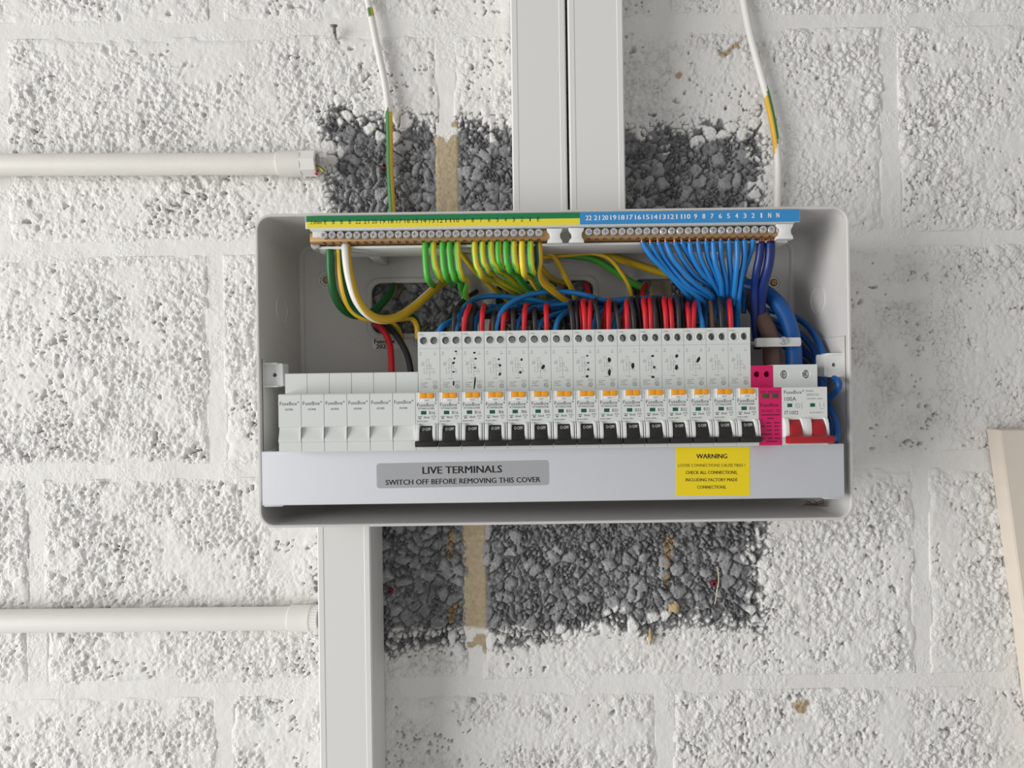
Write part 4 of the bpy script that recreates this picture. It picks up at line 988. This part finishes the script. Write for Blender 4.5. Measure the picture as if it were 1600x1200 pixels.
wire('earth_wire', [(846, 418, 578), (858, 432, 582), (872, 440, 588), (888, 444, 598)], 2.4, 'earthy', 'short yellow-green earth wire entering the top of the middle rear opening', phase=0.3)
wire('main_earth_cable', [(841, 379, 528), (841.5, 392, 528), (842, 410, 530), (840, 424, 534), (845, 440, 544), (862, 455, 556), (885, 472, 570), (915, 492, 585)], 3.4, 'eartht', 'thick teal-green and yellow earth cable on the end of the earth bar', phase=0.42, n=12)
wire('main_earth_cable', [(515.5, 380, 530), (516, 400, 530), (517, 430, 533), (522, 458, 540), (535, 482, 552), (556, 493, 566), (582, 487, 580), (600, 471, 590), (611, 457, 599), (615, 446, 606.5)], 3.5, 'earthd', 'thick green-yellow earth cable outermost on the earth bar, next to the box side', phase=0.78, twist=0.0065, t0=70, tmax=150, n=12)
wire('main_earth_cable', [(530, 381, 531), (530.5, 400, 533), (533, 430, 535), (539, 460, 541), (550, 483, 550), (570, 496, 556), (600, 499, 570), (625, 497, 580), (643, 496, 586), (652, 508, 590), (654, 530, 592)], 3.4, 'earthd', 'thick yellow-green earth cable looping to behind the first breaker', phase=0.05, twist=0.0012, t0=60, tmax=260, n=12)
wire('main_earth_cable', [(541, 380, 527), (541.5, 400, 525), (546, 432, 525), (556, 465, 528), (572, 488, 534), (594, 499, 544), (620, 496, 556), (645, 481, 566), (668, 461, 574), (690, 442, 582), (712, 428, 590)], 3.9, 'earthw', 'thick earth cable, pale white stripe at the bar turning yellow as it rises', phase=0.63, twist=-0.0026, tmax=125, n=12)
# bare copper ends at the bars
def copper(x, y, r, lab):
    a = P(x, y - 6, 527.5); b = P(x, y + 1, 527.5); mb = MB()
    for k in range(7):
        t = 2 * math.pi * k / 6; ox, oy = (0, 0) if k == 6 else (r * 0.62 * math.cos(t), r * 0.62 * math.sin(t))
        xcyl(mb, (a[0] + ox, a[1] + oy, a[2]), (b[0] + ox, b[1] + oy, b[2]), r * 0.36, r * 0.36, 8)
    return mb
for nm, o in [(o.name, o) for o in list(C.objects) if o.name.startswith('main_earth_cable')]:
    src = ORG[nm]; u = src[0] * 1000 / src[1]; mb = MB()
    for k in range(7):
        t = 2 * math.pi * k / 6; ox, oy = (0, 0) if k == 6 else (1.9 * math.cos(t), 1.9 * math.sin(t))
        xcyl(mb, (src[0] + ox, src[1] + oy, src[2] + 3.4), (src[0] + ox, src[1] + oy, src[2] - 0.5), 1.0, 1.0, 8)
    mb.build('copper_strands', 'copper', o)

# ------------------------------------------------------------------ wires: neutrals
G2 = 'thin blue neutral wires on the neutral bar'
neut = [[(1003, 378), (1019, 402), (1047, 430), (1075, 462)], [(1016, 379), (1030, 405), (1058, 438), (1098, 470)], [(1028, 378), (1042, 408), (1075, 445), (1109, 466)], [(1040, 378), (1053, 406), (1083, 440), (1112, 462)],
        [(1054, 378), (1067, 406), (1088, 433), (1114, 450)], [(1065, 377), (1076, 400), (1094, 425), (1120, 448)], [(1077.5, 377), (1081, 398), (1098, 428), (1126, 455)], [(1090, 376), (1095, 404), (1110, 434), (1124, 460)],
        [(1103, 376), (1107, 404), (1120, 436), (1123, 462)], [(1114, 376), (1117, 408), (1126, 438), (1129, 464)], [(1126, 375), (1127, 404), (1134, 438), (1136, 464)], [(1139, 375), (1140, 404), (1142, 436), (1141, 467)],
        [(1151.5, 374), (1152, 404), (1149, 438), (1147, 470)], [(1163, 374), (1163, 402), (1157, 440), (1153, 480), (1152, 500)], [(1177, 373), (1173, 393), (1165, 418), (1158, 446)]]
NL = 'thin blue neutral wire fanning down from the neutral bar'
for i, pth in enumerate(neut):
    zz = [524, 526, 534, 547, 556]
    path = [(x, y, zz[k] + (i % 3) * 2.2 * (k > 0)) for k, (x, y) in enumerate(pth)]
    lx, ly, lz = path[-1]
    if i != 13: path += [(lx + 4, ly + 16, lz + 14), (lx + 4, ly + 44, lz + 18)]
    else: path += [(1154, 525, 564)]
    o = wire('neutral_wire', path, 2.2, 'blue', 'thin blue neutral wire under the white number %s of the blue strip' % NUM[14 - i], group=G2, n=10)
    s = ORG[o.name]; xcyl(MB(), (s[0], s[1], s[2] + 2.5), (s[0], s[1], s[2] - 0.3), 1.1, 1.1, 10).build('copper_end', 'copper', o)
for path, r, lab in (([(1189, 378, 528), (1187, 400, 529), (1182, 425, 534), (1179, 455, 545), (1179, 500, 555), (1184, 545, 560)], 3.3, 'thick navy blue wire on the neutral bar, beside the thin blue wires'),
                     ([(1203, 378, 528), (1203, 396, 528), (1200, 418, 531), (1193, 445, 540), (1189, 480, 552), (1189, 530, 560)], 4.0, 'thickest navy blue wire at the end of the neutral bar')):
    o = wire('thick_neutral_wire', path, r, 'dblue', lab, n=12); s = ORG[o.name]; mb = MB()
    for k in range(7):
        t = 2 * math.pi * k / 6; ox, oy = (0, 0) if k == 6 else (2.1 * math.cos(t), 2.1 * math.sin(t))
        xcyl(mb, (s[0] + ox, s[1] + oy, s[2] + 3.6), (s[0] + ox, s[1] + oy, s[2] - 0.4), 1.1, 1.1, 8)
    mb.build('copper_strands', 'copper', o)

# ------------------------------------------------------------------ tails
wire('tail_cable', [(1150, 430, 596), (1160, 447, 584), (1174, 470, 570), (1191, 498, 556), (1203, 526, 546), (1206, 555, 541), (1206, 600, 536)], 7.1, 'brown', 'thick brown live tail under the white clamp', 'cable', n=16)
wire('tail_cable', [(1120, 452, 596), (1142, 446, 588), (1168, 447, 576), (1197, 458, 564), (1221, 482, 553), (1235, 514, 545), (1240, 550, 540), (1241, 600, 536)], 6.7, 'tailblue', 'thick blue neutral tail under the white clamp', 'cable', n=16)
G3 = 'blue wires looping round beside the main switch'
side = [[(1170, 480, 585), (1215, 488, 580), (1250, 500, 572), (1275, 527, 566), (1287, 560, 562), (1289, 600, 562), (1284, 650, 564)],
        [(1175, 490, 580), (1215, 503, 575), (1250, 522, 568), (1272, 548, 565), (1283, 580, 563), (1285, 625, 563)],
        [(1180, 505, 580), (1225, 530, 574), (1255, 552, 570), (1275, 568, 568), (1285, 600, 570), (1280, 650, 572)],
        [(1200, 500, 585), (1245, 536, 578), (1268, 562, 574), (1280, 600, 574), (1276, 650, 576)],
        [(1190, 515, 590), (1230, 545, 580), (1262, 575, 578), (1274, 610, 578)],
        [(1303, 591, 522), (1310, 596, 519), (1310, 606, 519), (1302, 616, 522), (1288, 625, 532), (1270, 640, 552)],
        [(1284, 622, 566), (1298, 640, 560), (1307, 664, 556), (1306, 690, 556), (1296, 722, 560)],
        [(1280, 640, 570), (1294, 660, 566), (1298, 690, 564), (1292, 722, 566)]]
for k, s in enumerate(side):
    s = [(x, y, min(z, (261.5 - 1.2 * (k % 3)) * 1000 / max(x - 800, 1)) if x > 1262 else z) for x, y, z in s]
    wire('side_neutral_wire', s, 2.5, 'tailblue', 'blue wire bending round beside the clamp towards the main switch' if k < 5 else 'blue wire loop under the cover lug beside the main switch' if k == 5 else 'blue wire beside the red switch toggle', group=G3, n=10)

# ------------------------------------------------------------------ wires into the breakers
G4 = {'redw': 'red wires into the breaker tops', 'blackw': 'black wires into the breaker tops', 'blue': 'blue wires into the breaker tops'}
LN = {'redw': 'red wire rising from a breaker top and bending back', 'blackw': 'black wire rising from a breaker top and bending back', 'blue': 'blue wire running from a breaker top to the neutral bundle'}
up_ = [('blackw', 709, 3, 480, 0), ('redw', 725, 8, 476, 0), ('blackw', 737, 3, 476, 1), ('blackw', 733, 2, 480, 1), ('redw', 753, 2, 477, 0), ('blackw', 771, 0, 487, 0), ('redw', 786, 4, 484, 0), ('blackw', 802, -1, 482, 0), ('redw', 819, 2, 476, 0),
       ('blackw', 836, -2, 481, 0), ('redw', 854, -1, 476, 0), ('blackw', 895, -5, 471, 0), ('blackw', 903, -4, 470, 1), ('redw', 914, -3, 469, 0), ('redw', 921, 1, 471, 0), ('redw', 908, 0, 470, 2), ('blackw', 936, -7, 468, 0), ('redw', 951, 0, 469, 0), ('redw', 944, 4, 472, 2), ('blackw', 967, -7, 473, 0), ('redw', 980, -1, 469, 0),
       ('redw', 974, 6, 471, 2), ('blackw', 991, -6, 466, 0), ('blackw', 1001, -7, 464, 1), ('redw', 1009, -4, 466, 0), ('redw', 1017, -2, 466, 0), ('blackw', 1024, -3, 465, 0), ('blackw', 1034, -6, 465, 1), ('redw', 1041, -4, 465, 0), ('redw', 1050, -4, 466, 0), ('blackw', 1061, -3, 462, 0), ('blackw', 1068, -5, 462, 1),
       ('redw', 1077, -4, 473, 0), ('redw', 1083, 2, 472, 0), ('blackw', 1128, -4, 464, 0), ('blackw', 1133, -8, 466, 1), ('redw', 1142, -3, 467, 0), ('blackw', 873, 6, 488, 2), ('redw', 768, 8, 488, 2)]
for k, (m_, x, dx, yt, lay) in enumerate(up_):
    z0 = 530 + lay * 9
    path = [(x, 530, z0 - 1), (x, 512, z0), (x + dx * 0.4, (yt + 512) / 2 - 3, z0 + 2), (x + dx * 0.9, yt + 7, z0 + 8), (x + dx + 1, yt + 1.5, z0 + 17), (x + dx + 3, yt + 2, z0 + 30), (x + dx + 6, yt + 14, min(z0 + 52, 598))]
    wire('live_wire' if m_ == 'redw' else 'switched_wire', path, 2.25 if m_ == 'redw' else 2.1, m_, ('red' if m_ == 'redw' else 'black') + ' wire above the ' + desc[max(0, min(14, int((x - 655) / 34.7)))].split(', next')[0].split(' beside')[0], group=G4[m_], n=10)
wire('brown_wire', [(1113, 530, 532), (1113, 505, 535), (1112, 485, 540), (1110, 470, 552), (1108, 468, 575)], 2.2, 'brown', 'thin brown wire into the top of a breaker beside the neutral fan', n=10)
blues = [[(684, 526, 531), (690, 511, 533), (703, 503, 543), (718, 493, 560), (735, 484, 575), (770, 478, 580)],
         [(712, 528, 530), (713, 512, 531), (718, 494, 540), (726, 480, 552), (738, 470, 562), (755, 464, 568), (785, 463, 572), (830, 468, 574), (875, 476, 578), (930, 478, 580)],
         [(742, 528, 548), (743, 505, 550), (752, 490, 562), (775, 484, 574), (810, 478, 578)],
         [(774, 528, 530), (776, 508, 531), (784, 488, 537), (800, 472, 545), (825, 461, 553), (855, 456, 559), (885, 456, 562), (915, 461, 564), (942, 470, 567), (975, 476, 572), (1030, 476, 576)],
         [(806, 528, 534), (808, 510, 535), (816, 494, 542), (832, 482, 553), (860, 478, 563), (900, 474, 568), (950, 470, 572), (1000, 466, 575), (1060, 466, 578)],
         [(839, 528, 534), (842, 510, 535), (852, 498, 543), (872, 490, 556), (900, 484, 568), (960, 478, 574)],
         [(867, 528, 531), (868, 512, 532), (873, 498, 538), (886, 488, 552), (910, 480, 570), (960, 474, 576)],
         [(927, 528, 540), (928, 508, 541), (936, 492, 550), (955, 478, 564), (985, 468, 574), (1040, 464, 578)],
         [(959, 528, 540), (960, 508, 541), (967, 490, 550), (985, 476, 564), (1015, 468, 574), (1070, 466, 578)],
         [(1097, 530, 531), (1097, 508, 532), (1093, 490, 537), (1090, 474, 546), (1086, 464, 560), (1078, 462, 575)],
         [(770, 480, 585), (820, 474, 586), (880, 470, 586), (940, 472, 586), (1000, 470, 586), (1060, 468, 586), (1110, 474, 586)],
         [(800, 486, 588), (860, 482, 588), (940, 478, 588), (1010, 476, 588), (1080, 474, 588), (1130, 480, 588)]]
for k, b_ in enumerate(blues):
    lab = 'blue wire rising from the ' + desc[max(0, min(14, int((b_[0][0] - 655) / 34.7)))].split(', next')[0].split(' beside')[0] if k < 10 else 'blue wire running level behind the breaker wires'
    wire('breaker_neutral_wire', b_, 2.3, 'blue', lab, group=G4['blue'], n=10)
for b_, m_ in (([(690, 524, 545), (700, 500, 556), (715, 480, 572), (730, 465, 588), (745, 455, 600)], 'blackw'), ([(715, 520, 570), (740, 498, 575), (780, 495, 580), (830, 496, 584), (880, 495, 588)], 'blackw'), ([(735, 498, 580), (765, 488, 584), (800, 482, 588)], 'dblue')):
    wire('rear_wire', b_, 2.2, m_, 'dark wire running along the back of the box behind the breaker wires', group='dark wires behind the breaker tops', n=10)
for b_ in ([(1010, 445, 596), (1004, 455, 590), (1006, 475, 586), (1010, 500, 580)], [(915, 443, 600), (919, 455, 596), (922, 470, 590), (924, 500, 585)]):
    wire('rear_red_wire', b_, 2.4, 'redw', 'red wire dropping from a rear opening behind the breaker wires', group='red wires at the rear openings', n=10)
wire('bell_wire', [(584, 506, 602), (591, 509, 595), (600, 518, 590), (608, 534, 586), (611, 555, 580), (612, 590, 572)], 2.9, 'redw', 'red wire curving down behind the white blanks, crossing the sticker', n=10)
wire('bell_wire', [(596, 507, 604), (606, 511, 599), (618, 522, 594), (630, 541, 588), (638, 560, 582), (644, 592, 574)], 2.9, 'blackw', 'black wire curving down behind the white blanks, beside the red one', n=10)
wire('earth_wire', [(598, 498, 604), (612, 504, 603), (622, 514, 602), (628, 530, 600)], 2.4, 'earthy', 'dull yellow earth wire low in the left rear opening', phase=0.3)
SC.objects[C.objects[-1].name]['label'] = 'dull yellow earth wire low in the rear opening by the red and black wires'
# tangle of dusty cobweb in the foot of the box
rw = random.Random(12); cx_, cd_, cz_ = P(1272, 792, 542); mb = MB()
for k in range(16):
    a = [Vector((cx_ + rw.gauss(0, 5), cd_ + rw.gauss(0, 5), cz_ + rw.uniform(0, 5))) for _ in range(3)]
    xcyl(mb, a[0], a[1], 0.22, 0.22, 5); xcyl(mb, a[1], a[2], 0.22, 0.18, 5)
solo(mb, 'cobweb', 'brown', 'small dark dusty cobweb tangle in the foot of the fuse box', 'cobweb')
